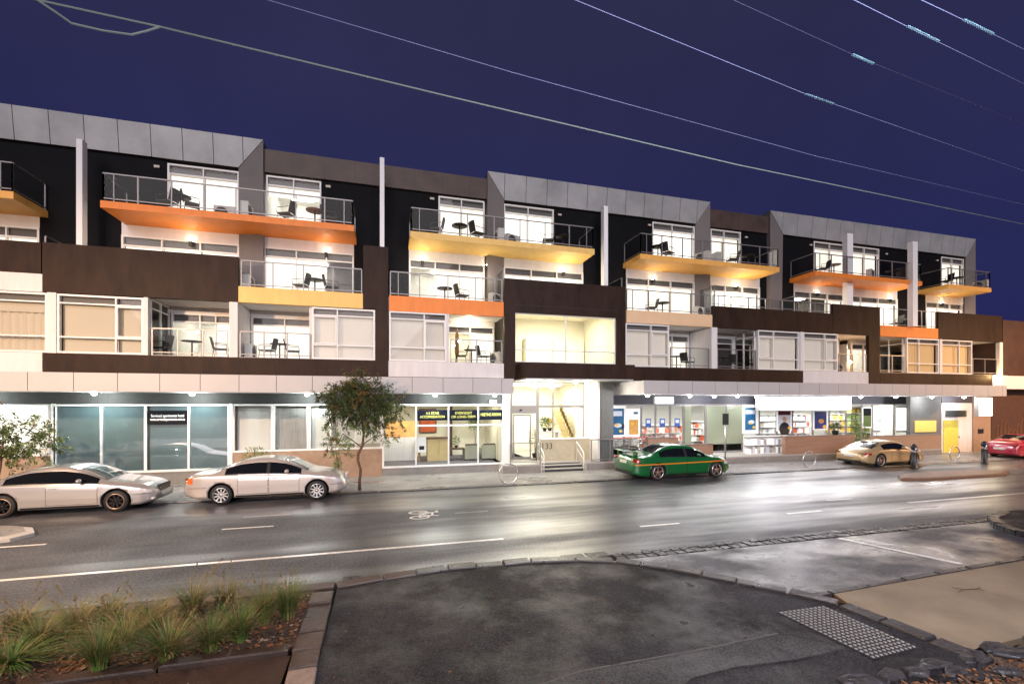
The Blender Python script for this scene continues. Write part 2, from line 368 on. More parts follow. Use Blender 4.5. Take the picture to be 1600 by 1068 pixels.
# ------------------------------------------------------------------ mesh helpers
class MB:
    def __init__(s):
        s.v, s.f, s.m, s.sm = [], [], [], []
        s.cur = 0; s.smooth = False
    def add(s, vs, fs):
        o = len(s.v)
        s.v.extend(tuple(v) for v in vs)
        for f in fs:
            s.f.append(tuple(i + o for i in f)); s.m.append(s.cur); s.sm.append(s.smooth)
        return s
    def box(s, x0, x1, y0, y1, z0, z1):
        if x0 > x1: x0, x1 = x1, x0
        if y0 > y1: y0, y1 = y1, y0
        if z0 > z1: z0, z1 = z1, z0
        v = [(x0, y0, z0), (x1, y0, z0), (x1, y1, z0), (x0, y1, z0), (x0, y0, z1), (x1, y0, z1), (x1, y1, z1), (x0, y1, z1)]
        return s.add(v, [(0, 3, 2, 1), (4, 5, 6, 7), (0, 1, 5, 4), (1, 2, 6, 5), (2, 3, 7, 6), (3, 0, 4, 7)])
    def prism(s, poly, a, b, axis='z'):
        """extrude a 2-D polygon; axis z: (x,y) between z=a..b; y: (x,z); x: (y,z)"""
        def P(p, t):
            return {'z': (p[0], p[1], t), 'y': (p[0], t, p[1]), 'x': (t, p[0], p[1])}[axis]
        n = len(poly)
        vs = [P(p, a) for p in poly] + [P(p, b) for p in poly]
        fs = [tuple(range(n))[::-1], tuple(range(n, 2 * n))]
        fs += [(i, (i + 1) % n, n + (i + 1) % n, n + i) for i in range(n)]
        return s.add(vs, fs)
    def tube(s, pts, r, n=6, caps=True):
        pts = [Vector(p) for p in pts]
        rs = r if isinstance(r, (list, tuple)) else [r] * len(pts)
        vs, fs = [], []
        up = None
        for i, p in enumerate(pts):
            d = (pts[min(i + 1, len(pts) - 1)] - pts[max(i - 1, 0)]).normalized()
            if up is None:
                up = Vector((0, 0, 1)) if abs(d.z) < 0.9 else Vector((1, 0, 0))
            a = d.cross(up)
            if a.length < 1e-5: a = d.cross(Vector((0, 1, 0)))
            a.normalize(); b = a.cross(d).normalized(); up = b
            for k in range(n):
                t = 2 * math.pi * k / n
                vs.append(p + (a * math.cos(t) + b * math.sin(t)) * rs[i])
        for i in range(len(pts) - 1):
            for k in range(n):
                fs.append((i * n + k, i * n + (k + 1) % n, (i + 1) * n + (k + 1) % n, (i + 1) * n + k))
        if caps:
            fs.append(tuple(range(n))[::-1]); fs.append(tuple(range((len(pts) - 1) * n, len(pts) * n)))
        sm = s.smooth; s.smooth = n > 5
        s.add(vs, fs); s.smooth = sm
        return s
    def bar(s, p, q, w, h=None):
        return s.tube([p, q], w, 4)
    def lathe(s, prof, c=(0, 0, 0), n=20, axis='z', caps=True):
        """prof: (r, t) along the axis"""
        vs, fs = [], []
        for r, t in prof:
            for k in range(n):
                a = 2 * math.pi * k / n
                u, w = r * math.cos(a), r * math.sin(a)
                vs.append((c[0] + u, c[1] + w, c[2] + t) if axis == 'z' else (c[0] + u, c[1] + t, c[2] + w) if axis == 'y' else (c[0] + t, c[1] + u, c[2] + w))
        for i in range(len(prof) - 1):
            for k in range(n):
                fs.append((i * n + k, i * n + (k + 1) % n, (i + 1) * n + (k + 1) % n, (i + 1) * n + k))
        if caps and prof[0][0] > 1e-6: fs.append(tuple(range(n))[::-1])
        if caps and prof[-1][0] > 1e-6: fs.append(tuple(range((len(prof) - 1) * n, len(prof) * n)))
        sm = s.smooth; s.smooth = True
        s.add(vs, fs); s.smooth = sm
        return s
    def ball(s, c, rx, ry, rz, n=10, m=6, jit=0.0):
        vs, fs = [(c[0], c[1], c[2] - rz)], []
        for j in range(1, m):
            ph = -math.pi / 2 + math.pi * j / m
            for k in range(n):
                t = 2 * math.pi * k / n
                q = 1 + random.uniform(-jit, jit)
                vs.append((c[0] + rx * q * math.cos(ph) * math.cos(t), c[1] + ry * q * math.cos(ph) * math.sin(t), c[2] + rz * q * math.sin(ph)))
        vs.append((c[0], c[1], c[2] + rz))
        for k in range(n): fs.append((0, 1 + (k + 1) % n, 1 + k))
        for j in range(m - 2):
            for k in range(n):
                a = 1 + j * n
                fs.append((a + k, a + (k + 1) % n, a + n + (k + 1) % n, a + n + k))
        a = 1 + (m - 2) * n
        for k in range(n): fs.append((a + k, a + (k + 1) % n, len(vs) - 1))
        sm = s.smooth; s.smooth = True
        s.add(vs, fs); s.smooth = sm
        return s
    def grid(s, rows):
        n = len(rows[0]); vs = [p for r in rows for p in r]
        return s.add(vs, [(i * n + j, i * n + j + 1, (i + 1) * n + j + 1, (i + 1) * n + j) for i in range(len(rows) - 1) for j in range(n - 1)])
    def xf(s, mtx):
        s.v = [tuple(mtx @ Vector(v)) for v in s.v]; return s
    def mesh(s, name, mats):
        me = bpy.data.meshes.new(name)
        me.from_pydata(s.v, [], s.f)
        for m in mats: me.materials.append(m)
        me.polygons.foreach_set('material_index', s.m)
        me.polygons.foreach_set('use_smooth', s.sm)
        me.update()
        return me
    def build(s, name, mats, parent=None, recalc=False):
        if not isinstance(mats, (list, tuple)): mats = [mats]
        mats = [M[m] if isinstance(m, str) else m for m in mats]
        me = s.mesh(name, mats)
        if recalc:
            bm = bmesh.new(); bm.from_mesh(me)
            bmesh.ops.recalc_face_normals(bm, faces=bm.faces)
            bm.to_mesh(me); bm.free()
        o = bpy.data.objects.new(name, me)
        COL.objects.link(o)
        if parent is not None: o.parent = parent
        return o

def tag(o, label=None, cat=None, group=None, kind=None):
    if label: o['label'] = label
    if cat: o['category'] = cat
    if group: o['group'] = group
    if kind: o['kind'] = kind
    return o

def thing(name, label, cat, loc=(0, 0, 0), rz=0.0, group=None):
    o = bpy.data.objects.new(name, None)
    o.empty_display_size = 0.2
    COL.objects.link(o)
    o.location = loc; o.rotation_euler = (0, 0, rz)
    return tag(o, label, cat, group)

def copy_tree(o, parent=None):
    c = o.copy(); COL.objects.link(c)
    if parent is not None: c.parent = parent
    for ch in o.children: copy_tree(ch, c)
    return c

def text(name, body, size, m, loc, parent=None, align='CENTER', ext=0.004, width=None, rot=(90, 0, 0)):
    cu = bpy.data.curves.new(name, 'FONT')
    cu.body = body; cu.size = size; cu.align_x = align; cu.align_y = 'CENTER'; cu.extrude = ext
    cu.space_line = 0.95
    o = bpy.data.objects.new(name, cu)
    COL.objects.link(o)
    bpy.context.view_layer.update()
    dg = bpy.context.evaluated_depsgraph_get()
    me = bpy.data.meshes.new_from_object(o.evaluated_get(dg))
    w = max(v.co.x for v in me.vertices) - min(v.co.x for v in me.vertices)
    bpy.data.objects.remove(o)
    me.materials.clear(); me.materials.append(M[m])
    o = bpy.data.objects.new(name, me)
    COL.objects.link(o)
    if width:
        o.scale = (width / w, 1, 1)
    o.location = loc; o.rotation_euler = tuple(R(a) for a in rot)
    if parent is not None: o.parent = parent
    return o

def lamp(kind, loc, energy, col, size=0.1, rot=None, parent=None, spot=None, blend=0.6, size_y=None):
    d = bpy.data.lights.new('light', kind)
    d.energy = energy; d.color = col
    if kind == 'AREA':
        d.size = size
        if size_y: d.shape = 'RECTANGLE'; d.size_y = size_y
    else:
        d.shadow_soft_size = size
    if kind == 'SPOT':
        d.spot_size = R(spot); d.spot_blend = blend
    o = bpy.data.objects.new('light', d)
    COL.objects.link(o)
    o.location = loc
    if rot: o.rotation_euler = tuple(R(a) for a in rot)
    if parent is not None: o.parent = parent
    return o

# ------------------------------------------------------------------ world and night sky
w = bpy.data.worlds.new('World'); SC.world = w
w.use_nodes = True
nt = w.node_tree; N, L = nt.nodes, nt.links
bg = N['Background']
sky = N.new('ShaderNodeTexSky'); sky.sky_type = 'NISHITA'; sky.sun_disc = False
sky.sun_elevation = R(-4.0); sky.sun_rotation = R(60)
tc = N.new('ShaderNodeTexCoord')
sp = N.new('ShaderNodeSeparateXYZ'); L.new(tc.outputs['Generated'], sp.inputs[0])
cr = N.new('ShaderNodeValToRGB')
cr.color_ramp.elements[0].position = 0.0; cr.color_ramp.elements[0].color = (0.0165, 0.0180, 0.098, 1)
cr.color_ramp.elements[1].position = 0.62; cr.color_ramp.elements[1].color = (0.0285, 0.0285, 0.082, 1)
e = cr.color_ramp.elements.new(0.30); e.color = (0.0225, 0.0250, 0.100, 1)
L.new(sp.outputs[2], cr.inputs[0])
nz = N.new('ShaderNodeTexNoise'); nz.inputs['Scale'].default_value = 2.4; nz.inputs['Detail'].default_value = 5
L.new(tc.outputs['Generated'], nz.inputs['Vector'])
mr = N.new('ShaderNodeMapRange'); mr.inputs['From Min'].default_value = 0.3; mr.inputs['From Max'].default_value = 0.7
mr.inputs['To Min'].default_value = 0.86; mr.inputs['To Max'].default_value = 1.14
L.new(nz.outputs['Fac'], mr.inputs['Value'])
ml = N.new('ShaderNodeMix'); ml.data_type = 'RGBA'; ml.blend_type = 'MULTIPLY'; ml.inputs[0].default_value = 1.0
L.new(cr.outputs[0], ml.inputs[6])
L.new(mr.outputs[0], ml.inputs[7])
sc_ = N.new('ShaderNodeMix'); sc_.data_type = 'RGBA'; sc_.blend_type = 'ADD'; sc_.inputs[0].default_value = 0.01
L.new(ml.outputs[2], sc_.inputs[6]); L.new(sky.outputs[0], sc_.inputs[7])
L.new(sc_.outputs[2], bg.inputs['Color'])
bg.inputs['Strength'].default_value = 0.46
SC.view_settings.view_transform = 'Standard'
SC.view_settings.look = 'None'
SC.view_settings.exposure = 1.0
SC.view_settings.gamma = 1.0
SC.cycles.use_denoising = True
SC.cycles.denoising_prefilter = 'ACCURATE'
SC.cycles.max_bounces = 7
SC.cycles.diffuse_bounces = 3
SC.cycles.glossy_bounces = 3
SC.cycles.transparent_max_bounces = 16
SC.cycles.caustics_reflective = False
SC.cycles.caustics_refractive = False
SC.cycles.sample_clamp_indirect = 6.0
SC.cycles.sample_clamp_direct = 0.0
SC.cycles.use_light_tree = True

# ------------------------------------------------------------------ apartment building
Y1, YB, YL, YG = 20.2, 21.7, 22.0, 21.0
YC, YCR = 18.5, 18.3
XL, XR = -20.0, 39.2
BLD = thing('apartment_building', 'long white, brown and grey apartment building with orange and yellow balconies and lit shops below', 'building')

def part(name, mb, mats, parent=None):
    return mb.build(name, mats, parent if parent is not None else BLD)
def bx(name, m, *b, parent=None):
    return part(name, MB().box(*b), m, parent)

def window(x0, x1, Y, z0, z1, verts=(), trans=(), style='blind', blind='blind', frame='white_frame', pel=None,
           case=None, fw=0.07, mw=0.05, bz=None, name='window', depth=2.6, wall='room_white', gl='glass', lampm='ceiling_lamp', half=None):
    f = MB()
    ya, yb = Y - 0.03, Y + 0.10
    f.box(x0, x0 + fw, ya, yb, z0, z1); f.box(x1 - fw, x1, ya, yb, z0, z1)
    f.box(x0 + fw, x1 - fw, ya, yb, z0, z0 + fw); f.box(x0 + fw, x1 - fw, ya, yb, z1 - fw, z1)
    for v in verts: f.box(v - mw / 2, v + mw / 2, ya + .006, yb - .006, z0 + fw, z1 - fw)
    for t in trans:
        if isinstance(t, tuple): xa, xb, t = t
        else: xa, xb = x0 + fw, x1 - fw
        f.box(xa, xb, ya + .012, yb - .012, t - mw / 2, t + mw / 2)
    if case:
        a, b, c, d = case
        for q in ((a, a + .05, c, d), (b - .05, b, c, d), (a + .05, b - .05, c, c + .05), (a + .05, b - .05, d - .05, d)):
            f.box(q[0], q[1], ya - .02, yb - .03, q[2], q[3])
    fo = part(name, f, frame)
    g = MB(); g.add([(x0 + .02, Y + .045, z0 + .02), (x1 - .02, Y + .045, z0 + .02), (x1 - .02, Y + .045, z1 - .02), (x0 + .02, Y + .045, z1 - .02)], [(0, 1, 2, 3)])
    g.build('pane', M[gl], fo)
    zt = pel if pel else z1
    if pel:
        MB().box(x0, x1, Y + .14, Y + .20, pel, z1).build('pelmet', M['pelmet'], fo)
    if style == 'blind':
        b = MB()
        segs = [x0 + .03] + list(verts) + [x1 - .03]
        for a, c in zip(segs, segs[1:]):
            zz = z0 if bz is None else (bz if not isinstance(bz, (list, tuple)) else bz[segs.index(a)])
            b.box(a + .015, c - .015, Y + .22, Y + .235, max(z0, zz), zt + .02)
        b.build('blind', M[blind], fo)
        if bz is not None:
            room(x0, x1, Y + .26, depth, z0, z1, wall, fo, lampm)
    elif style == 'open':
        if half:
            MB().box(half[0], half[1], Y + .22, Y + .235, half[2], zt + .02).build('blind', M[blind], fo)
        room(x0, x1, Y + .26, depth, z0, z1, wall, fo, lampm)
    elif style == 'curtain':
        b = MB(); n = 60
        pts = [(x0 + (x1 - x0) * i / n, Y + .28 + .035 * math.sin(i * 1.1) + .015 * math.sin(i * 2.7)) for i in range(n + 1)]
        b.smooth = True
        b.grid([[(p[0], p[1], z) for p in pts] for z in (z0, zt - .35)])
        b.smooth = False
        b.box(x0, x1, Y + .20, Y + .22, zt - .36, zt + .02)
        b.build('curtain', M[blind], fo)
    return fo

def room(x0, x1, ya, d, z0, z1, wall, parent, lampm='ceiling_lamp'):
    r = MB(); yb = ya + d
    P = [(x0, ya, z0), (x1, ya, z0), (x1, yb, z0), (x0, yb, z0), (x0, ya, z1), (x1, ya, z1), (x1, yb, z1), (x0, yb, z1)]
    r.add(P, [(3, 2, 6, 7), (0, 3, 7, 4), (2, 1, 5, 6), (4, 7, 6, 5)])
    r.cur = 1; r.add(P, [(0, 1, 2, 3)])
    r.build('room', [M[wall], M['room_floor']], parent)
    xm = (x0 + x1) / 2; s = min(.5, (x1 - x0) * .22)
    MB().box(xm - s, xm + s, ya + d * .45, ya + d * .75, z1 - .06, z1 - .02).build('ceiling_light', M[lampm], parent)

def rail(parent, pts, z0, z1, step=1.15, end_extra=True):
    """balustrade along a polyline: posts, top and bottom rails, glass infill"""
    m, g = MB(), MB()
    for (p, q) in zip(pts, pts[1:]):
        p, q = Vector((*p, 0)), Vector((*q, 0)); d = q - p; n = max(1, round(d.length / step)); u = d.normalized()
        nrm = Vector((-u.y, u.x, 0))
        def bar(a, b, z_0, z_1, w):
            v = [a + nrm * w, b + nrm * w, b - nrm * w, a - nrm * w]
            m.add([(t.x, t.y, z_0) for t in v] + [(t.x, t.y, z_1) for t in v],
                  [(0, 3, 2, 1), (4, 5, 6, 7), (0, 1, 5, 4), (1, 2, 6, 5), (2, 3, 7, 6), (3, 0, 4, 7)])
        bar(p, q, z1 - .045, z1, .024); bar(p, q, z0 + .09, z0 + .125, .016)
        for i in range(n + 1):
            c = p + d * i / n
            bar(c - u * .021, c + u * .021, z0, z1 - .045, .021)
        if end_extra and d.length > 3:
            for t in (.33, ):
                bar(p + u * t - u * .016, p + u * t + u * .016, z0, z1 - .045, .016)
                bar(q - u * t - u * .016, q - u * t + u * .016, z0, z1 - .045, .016)
        g.add([(p.x, p.y, z0 + .125), (q.x, q.y, z0 + .125), (q.x, q.y, z1 - .05), (p.x, p.y, z1 - .05)], [(0, 1, 2, 3)])
    m.build('railing', M['alu'], parent)
    g.build('glass_panel', M['rail_glass'], parent)

# --- slabs, roof, back and side walls
bx('floor_slab', 'white_wall', XL, XR, Y1 + .22, 32, 4.47, 5.04)
bx('floor_slab', 'white_wall', XL, 5.30, Y1 + .22, 32, 7.27, 7.84)
bx('floor_slab', 'white_wall', 11.46, XR, Y1 + .22, 32, 7.27, 7.84)
bx('floor_slab', 'white_wall', XL, XR, YB + .31, 32, 10.40, 10.64)
bx('roof', 'roof_top', XL, XR, YB + .05, 32, 13.28, 13.6)
bx('rear_wall', 'taupe_wall', XL, XR, 32, 32.3, 0, 13.6)
bx('end_wall', 'brown_panel', XR, XR + .2, YB + .5, 32, 5.06, 13.55)

# --- top storeys: black wall between the windows
def bw(px0, px1, z0, z1, m='black_wall', name='wall'):
    return bx(name, m, X(px0, YB), X(px1, YB), YB, YB + .3, z0, z1)
xl, xr_ = -20.0, None
bx('wall', 'black_wall', XL, X(262, YB), YB, YB + .3, 10.64, 13.24)
bx('wall', 'black_wall', XL, X(-40, YB) - .002, YB, YB + .3, 7.84, 10.638)
bx('wall', 'white_wall', XL, X(-60, Y1) - .002, Y1 + .03, Y1 + .3, 5.072, 7.245)
bx('wall', 'ochre_brick', XL, X(-60, YG) - .002, YG + .02, YG + .3, 1.302, 3.218)
bx('end_wall', 'brown_panel', XL - .2, XL, Y1 + .1, 32, 0, 13.6)
bw(502, 685, 10.64, 13.24); bw(865, 1019, 10.64, 13.24); bw(1157, 1203, 10.64, 13.24)
bw(1221, 1271, 10.64, 13.24); bw(1373, 1470, 10.64, 13.24)
bx('wall', 'black_wall', X(62, YB), X(190, YB), YB, YB + .3, 7.84, 10.638)
bw(553, 639, 7.84, 10.638); bw(911, 978, 7.84, 10.638); bw(1187, 1240, 7.84, 10.638); bw(1402, 1446, 7.84, 10.638)
# window heads of the second floor: white band under each balcony
for a, b in ((-40, 62), (190, 374), (412, 553), (639, 757), (787, 911), (978, 1085), (1110, 1187), (1240, 1402), (1446, 1505)):
    bw(a, b, 9.98, 10.655, 'white_wall', 'head_wall')
    # head over top-floor windows hidden behind the fascia
# --- windows third floor
Z30, Z31 = 10.66, 13.06
def w3(a, b, mids, style='blind', blind='blind_bright', **k):
    return window(X(a, YB), X(b, YB), YB, Z30, Z31, [X(m, YB) for m in mids], [12.66], style, blind, pel=12.66, **k)
w3(262, 374, (318,), blind='blind_bright')
w3(416, 502, (459,), 'open', 'blind_bright', half=(X(418, YB), X(500, YB), 12.25))
w3(685, 757, (721,), 'blind', 'blind_bright')
w3(787, 865, (825,), blind='blind_glow')
w3(1019, 1085, (1050,), blind='blind_glow')
w3(1110, 1157, (1131,), blind='blind_bright')
w3(1271, 1325, (1296,), blind='blind_bright')
w3(1325, 1373, (1350,), blind='blind_bright')
w3(1470, 1505, (1487,), blind='blind_bright')
# --- windows second floor
Z20, Z21 = 7.86, 9.98
def w2(a, b, mids, style='blind', blind='blind_glow', **k):
    return window(X(a, YB), X(b, YB), YB, Z20, Z21, [X(m, YB) for m in mids], [9.58], style, blind, pel=9.58, **k)
w2(-40, 62, (10,), blind='blind_bright')
w2(190, 374, (253, 313), blind='blind_bright')
w2(412, 553, (463, 510), 'open', 'blind_bright', half=(X(414, YB), X(508, YB), 7.86), wall='taupe_wall')
w2(639, 757, (680, 718), 'open', 'blind_bright', half=(X(682, YB), X(755, YB), 7.86))
w2(787, 911, (830, 870), blind='blind_glow')
w2(978, 1085, (1013, 1048), blind='blind_bright')
w2(1110, 1187, (1133, 1160), blind='blind_glow')
w2(1240, 1320, (1266, 1293), 'open', 'blind_bright', half=(X(1294, YB), X(1318, YB), 7.86), wall='taupe_wall')
w2(1320, 1402, (1345, 1372), blind='blind_glow')
w2(1446, 1503, (1465, 1484), blind='blind_glow')

# --- roof fascia: three mitred grey frames and brown parapets between them
YO, YI, ZT, ZI = 21.42, 21.56, 14.42, 13.19
def tri_ends(o_px, i_px): return X(o_px, YO), X(i_px, YB)
def fascia(xo0, xi0, xi1, xo1, start):
    m, j = MB(), MB()
    def smax(x):
        v = 1.0
        if xi0 is not None and x < xi0: v = min(v, (x - xo0) / (xi0 - xo0))
        if xi1 is not None and x > xi1: v = min(v, (xo1 - x) / (xo1 - xi1))
        return max(0.0, v)
    def P(x, s, off=0.0): return (x, YO + (YI - YO) * s + off, ZT + (ZI - ZT) * s)
    xs = [xo0]; x = start
    while x < xo1 - .05:
        if x > xo0 + .05: xs.append(x)
        x += 1.1
    xs.append(xo1)
    for a, b in zip(xs, xs[1:]):
        a2, b2 = a + .012, b - .012
        low = [b2] + [c for c in (xi1, xi0) if c is not None and a2 < c < b2] + [a2]
        poly = [(a2, 0.0), (b2, 0.0)] + [(c, smax(c)) for c in low if smax(c) > 1e-4]
        n = len(poly)
        if n < 3: continue
        vs = [P(x, s) for x, s in poly] + [P(x, s, .04) for x, s in poly]
        m.add(vs, [tuple(range(n))[::-1], tuple(range(n, 2 * n))] + [(i, (i + 1) % n, n + (i + 1) % n, n + i) for i in range(n)])
    f = m.build('roof_fascia', M['fascia_metal'], BLD, recalc=True)
    lo = [(xo0, 0), (xo1, 0)] + ([(xi1, 1)] if xi1 else [(xo1, 1)]) + ([(xi0, 1)] if xi0 else [(xo0, 1)])
    n = 4
    vs = [P(x, s, .045) for x, s in lo] + [(x, YB + .3, P(x, s)[2]) for x, s in lo]
    j.add(vs, [(0, 1, 2, 3), (7, 6, 5, 4), (0, 4, 5, 1), (1, 5, 6, 2), (2, 6, 7, 3), (3, 7, 4, 0)])
    j.build('fascia_backing', M['dark_joint'], f, recalc=True)
    for xo, xi in ((xo0, xi0), (xo1, xi1)):
        if xi is None: continue
        s = MB()
        z0 = 7.86
        s.add([(xo, YO + .02, z0), (xi, YB - .02, z0), (xi, YB + .3, z0), (xo, YB + .3, z0), (xo, YO + .02, ZT - .01), (xi, YI + .03, ZI - .01), (xi, YB + .3, ZI - .01), (xo, YB + .3, ZT - .01)],
              [(0, 1, 5, 4), (1, 2, 6, 5), (2, 3, 7, 6), (3, 0, 4, 7), (4, 5, 6, 7), (0, 3, 2, 1)])
        s.build('side_fin_wall', M['taupe_wall'], BLD, recalc=True)
A0, A1 = X(411, YO), X(374, YB)
B0, B1, B2, B3 = X(762, YO), X(787, YB), X(1085, YB), X(1110, YO)
C0, C1, C2, C3 = X(1204, YO), X(1221, YB), X(1506, YB), X(1525, YO)
fascia(XL, None, A1, A0, -12.37 - 6.6)
fascia(B0, B1, B2, B3, X(789, YO)); fascia(C0, C1, C2, C3, C0 + .95)
bx('parapet', 'brown_parapet', A0 + .01, B0 - .01, 21.58, YB + .3, 13.14, 14.12)
bx('parapet', 'brown_parapet', B3 + .01, C0 - .01, 21.58, YB + .3, 13.14, 14.12)
bx('rooftop_wall', 'white_wall', X(1525, 24), X(1558, 24), 24, 24.3, 8.0, 9.75)

# --- projecting balconies of the third floor
def balcony3(x0, x1, m, steps=1.15, sides=(True, True)):
    s = MB(); s.box(x0, x1, 20.0, YB - .004, 10.40, 10.655)
    o = part('balcony', s, m)
    pts = []
    if sides[0]: pts.append((x0 + .06, YB - .05))
    pts += [(x0 + .06, 20.06), (x1 - .06, 20.06)]
    if sides[1]: pts.append((x1 - .06, YB - .05))
    rail(o, pts, 10.655, 11.70)
    return o
B3X = {}
for key, a, b, m in (('far left', -200, 21, 'amber'), ('orange', 156.5, 553, 'orange'), ('yellow', 641, 929, 'yellow'),
                     ('amber', 1000.4, 1218, 'amber'), ('deep orange', 1274, 1441, 'orange'), ('end', 1482, 1549, 'amber')):
    x0, x1 = (X(a, 20.0) if a > 0 else XL), X(b, 20.0)
    B3X[key] = (x0, x1)
    balcony3(x0, x1, m)

# --- second floor: solid parapets and coloured balcony fronts
def front(name, px0, px1, z0, z1, m, ya=Y1, yb=Y1 + .2):
    x0 = X(px0, Y1) if px0 is not None else XL
    return bx(name, m, x0, X(px1, Y1), ya, yb, z0, z1)
front('balcony_parapet', None, 62, 7.90, 9.02, 'brown_panel', Y1 + .06)
front('spandrel', None, 65, 7.25, 7.895, 'white_wall', Y1 + .06)
front('balcony_parapet', 66, 372, 7.25, 9.03, 'brown_panel')
o = front('balcony', 372.5, 567, 7.25, 7.88, 'yellow'); rail(o, [(X(376, Y1), Y1 + .1), (X(565, Y1), Y1 + .1)], 7.88, 8.95)
front('pillar', 567.5, 606.5, 7.25, 9.93, 'brown_panel')
front('pillar', 586.5, 606.5, 5.075, 7.245, 'brown_panel')
o = front('balcony', 608, 787, 7.22, 7.88, 'orange'); rail(o, [(X(610, Y1), Y1 + .1), (X(785, Y1), Y1 + .1)], 7.88, 8.95)
o = front('balcony', 979, 1113, 7.24, 7.88, 'peach'); rail(o, [(X(981, Y1), Y1 + .1), (X(1112, Y1), Y1 + .1)], 7.88, 8.95)
o = front('balcony_parapet', 1114, 1301, 7.24, 8.37, 'brown_panel'); rail(o, [(X(1116, Y1), Y1 + .1), (X(1300, Y1), Y1 + .1)], 8.37, 8.97)
front('balcony_parapet', 1301.5, 1375, 7.24, 8.94, 'brown_panel')
front('pillar', 1358, 1375, 4.37, 7.235, 'brown_panel')
o = front('balcony', 1375.5, 1466, 7.24, 7.88, 'orange'); rail(o, [(X(1377, Y1), Y1 + .1), (X(1464, Y1), Y1 + .1)], 7.88, 8.95)
front('balcony_parapet', 1466.5, 1566, 7.24, 8.95, 'brown_panel')
# privacy screens between second-floor balconies
for px, zz in ((70, 9.3), (373, 8.6), (787, 9.5), (972, 9.5), (1117, 9.5), (1246, 9.3)):
    x = X(px, Y1 + .2)
    s = MB(); s.box(x - .012, x + .012, Y1 + .25, YB - .02, 7.9, zz)
    p_ = part('privacy_screen', s, 'rail_glass')
    MB().box(x - .025, x + .025, Y1 + .22, Y1 + .25, 7.9, zz).box(x - .025, x + .025, Y1 + .25, YB - .02, zz, zz + .03).build('screen_frame', M['alu'], p_)

# --- white fins standing on the parapets
def fin(px0, px1, Y, z0, z1):
    bx('fin_column', 'fin_white', X(px0, Y), X(px1, Y), Y, Y + .3, z0, z1)
fin(119, 128.5, 20.55, 7.86, 13.05); fin(593.5, 600.5, 20.42, 7.86, 13.85); fin(943.5, 950, 20.55, 7.86, 13.05)
fin(1324, 1333, 20.1, 10.66, 13.05); fin(1324, 1333, 20.55, 7.86, 10.39)
fin(1426.5, 1434, 19.85, 7.86, 12.95)

# --- first floor
Z0, Z1 = 5.06, 7.24
front('spandrel', None, 65.5, 4.37, 5.07, 'white_wall', Y1 + .04)
front('spandrel', 66, 606.5, 4.37, 5.07, 'brown_panel')
front('spandrel', 607, 787.5, 4.40, 5.07, 'white_wall', Y1 + .02)
front('spandrel', 978, 1255, 4.37, 5.06, 'brown_panel')
front('spandrel', 1255.5, 1357.5, 4.33, 5.06, 'white_wall', Y1 + .02)
front('spandrel', 1375.5, 1550, 4.36, 5.06, 'brown_panel')
def bay(a, b, mids, case=None, blind='blind', style='blind', rails=None):
    x0, x1 = X(a, Y1), X(b, Y1)
    ms = [X(m, Y1) for m in mids]
    c = (X(case[0], Y1), X(case[1], Y1), 5.70, 6.86) if case else None
    tr = [6.90, 5.67] if rails is None else rails
    return window(x0, x1, Y1 + .06, Z0 + .02, Z1 - .02, ms, tr, style, blind, pel=6.90, case=c)
bay(-60, 73, (), blind='blind_warm', style='curtain')
front('wall', 73.5, 87.5, 5.07, 7.245, 'white_wall')
bay(88, 224, (180,), (181, 223), 'blind_warm')
front('wall', 224.5, 231, 5.07, 7.245, 'white_wall')
bay(487, 586, (527,), (489, 526))
bay(608, 698, (663,), (664, 696))
bay(978, 1046, (1018,), (1019, 1045))
bay(1185, 1250, (1210,), (1186, 1209))
front('wall', 1250.5, 1255.5, 5.065, 7.235, 'white_wall')
bay(1256, 1310, (1290,), (1291, 1309))
bay(1418, 1468, (1437,), None, 'blind_lamp_spill')
front('wall', 1468.3, 1471.7, 5.065, 7.235, 'white_wall')
bay(1472, 1520, (1500,), None, 'blind_lamp_spill')
front('wall', 1562, 1567, 5.065, 7.235, 'white_wall')
front('jamb', 698.3, 702, 5.07, 7.21, 'white_wall')
def sidewall(x, ya=Y1 + .2, yb=YL + .3, m='white_wall', t=.12, z0=5.045, z1=7.265, name='loggia_wall'):
    return bx(name, m, x - t / 2, x + t / 2, ya, yb, z0, z1)
def sideglass(x, ya, yb, parent_name='side_window'):
    f = MB()
    for y in (ya, (ya + yb) / 2, yb - .06): f.box(x - .04, x + .04, y, y + .06, Z0, Z1)
    for z in (Z0, 6.86, Z1 - .06): f.box(x - .035, x + .035, ya, yb, z, z + .055)
    o = part(parent_name, f, 'white_frame')
    MB().add([(x, ya, Z0), (x, yb, Z0), (x, yb, Z1), (x, ya, Z1)], [(0, 1, 2, 3)]).build('pane', M['glass'], o)
def loggia(px0, px1, mids, style='open', blind='blind_bright', wall='room_white', half=None, x0=None, x1=None, railing=True, lampm='ceiling_lamp'):
    """recessed balcony: back window on YL with a white head band, front railing"""
    a = X(px0, Y1) if x0 is None else x0
    b = X(px1, Y1) if x1 is None else x1
    bx('head_wall', 'white_wall', a, b, YL - .02, YL + .2, 7.02, 7.265)
    if style:
        window(a + .02, b - .02, YL, Z0, 7.02, [a + (b - a) * q for q in mids], [6.66], style, blind, pel=6.66, wall=wall,
               half=None if half is None else (a + (b - a) * half[0], a + (b - a) * half[1], Z0), lampm=lampm)
    else:
        bx('wall', 'white_wall', a, b, YL, YL + .2, 5.045, 7.02)
    if railing:
        o = bx('balcony_edge', 'alu', a + .03, b - .03, Y1 + .07, Y1 + .13, 5.071, 5.095)
        rail(o, [(a + .06, Y1 + .1), (b - .06, Y1 + .1)], 5.095, 6.13, 1.0, False)
    return a, b
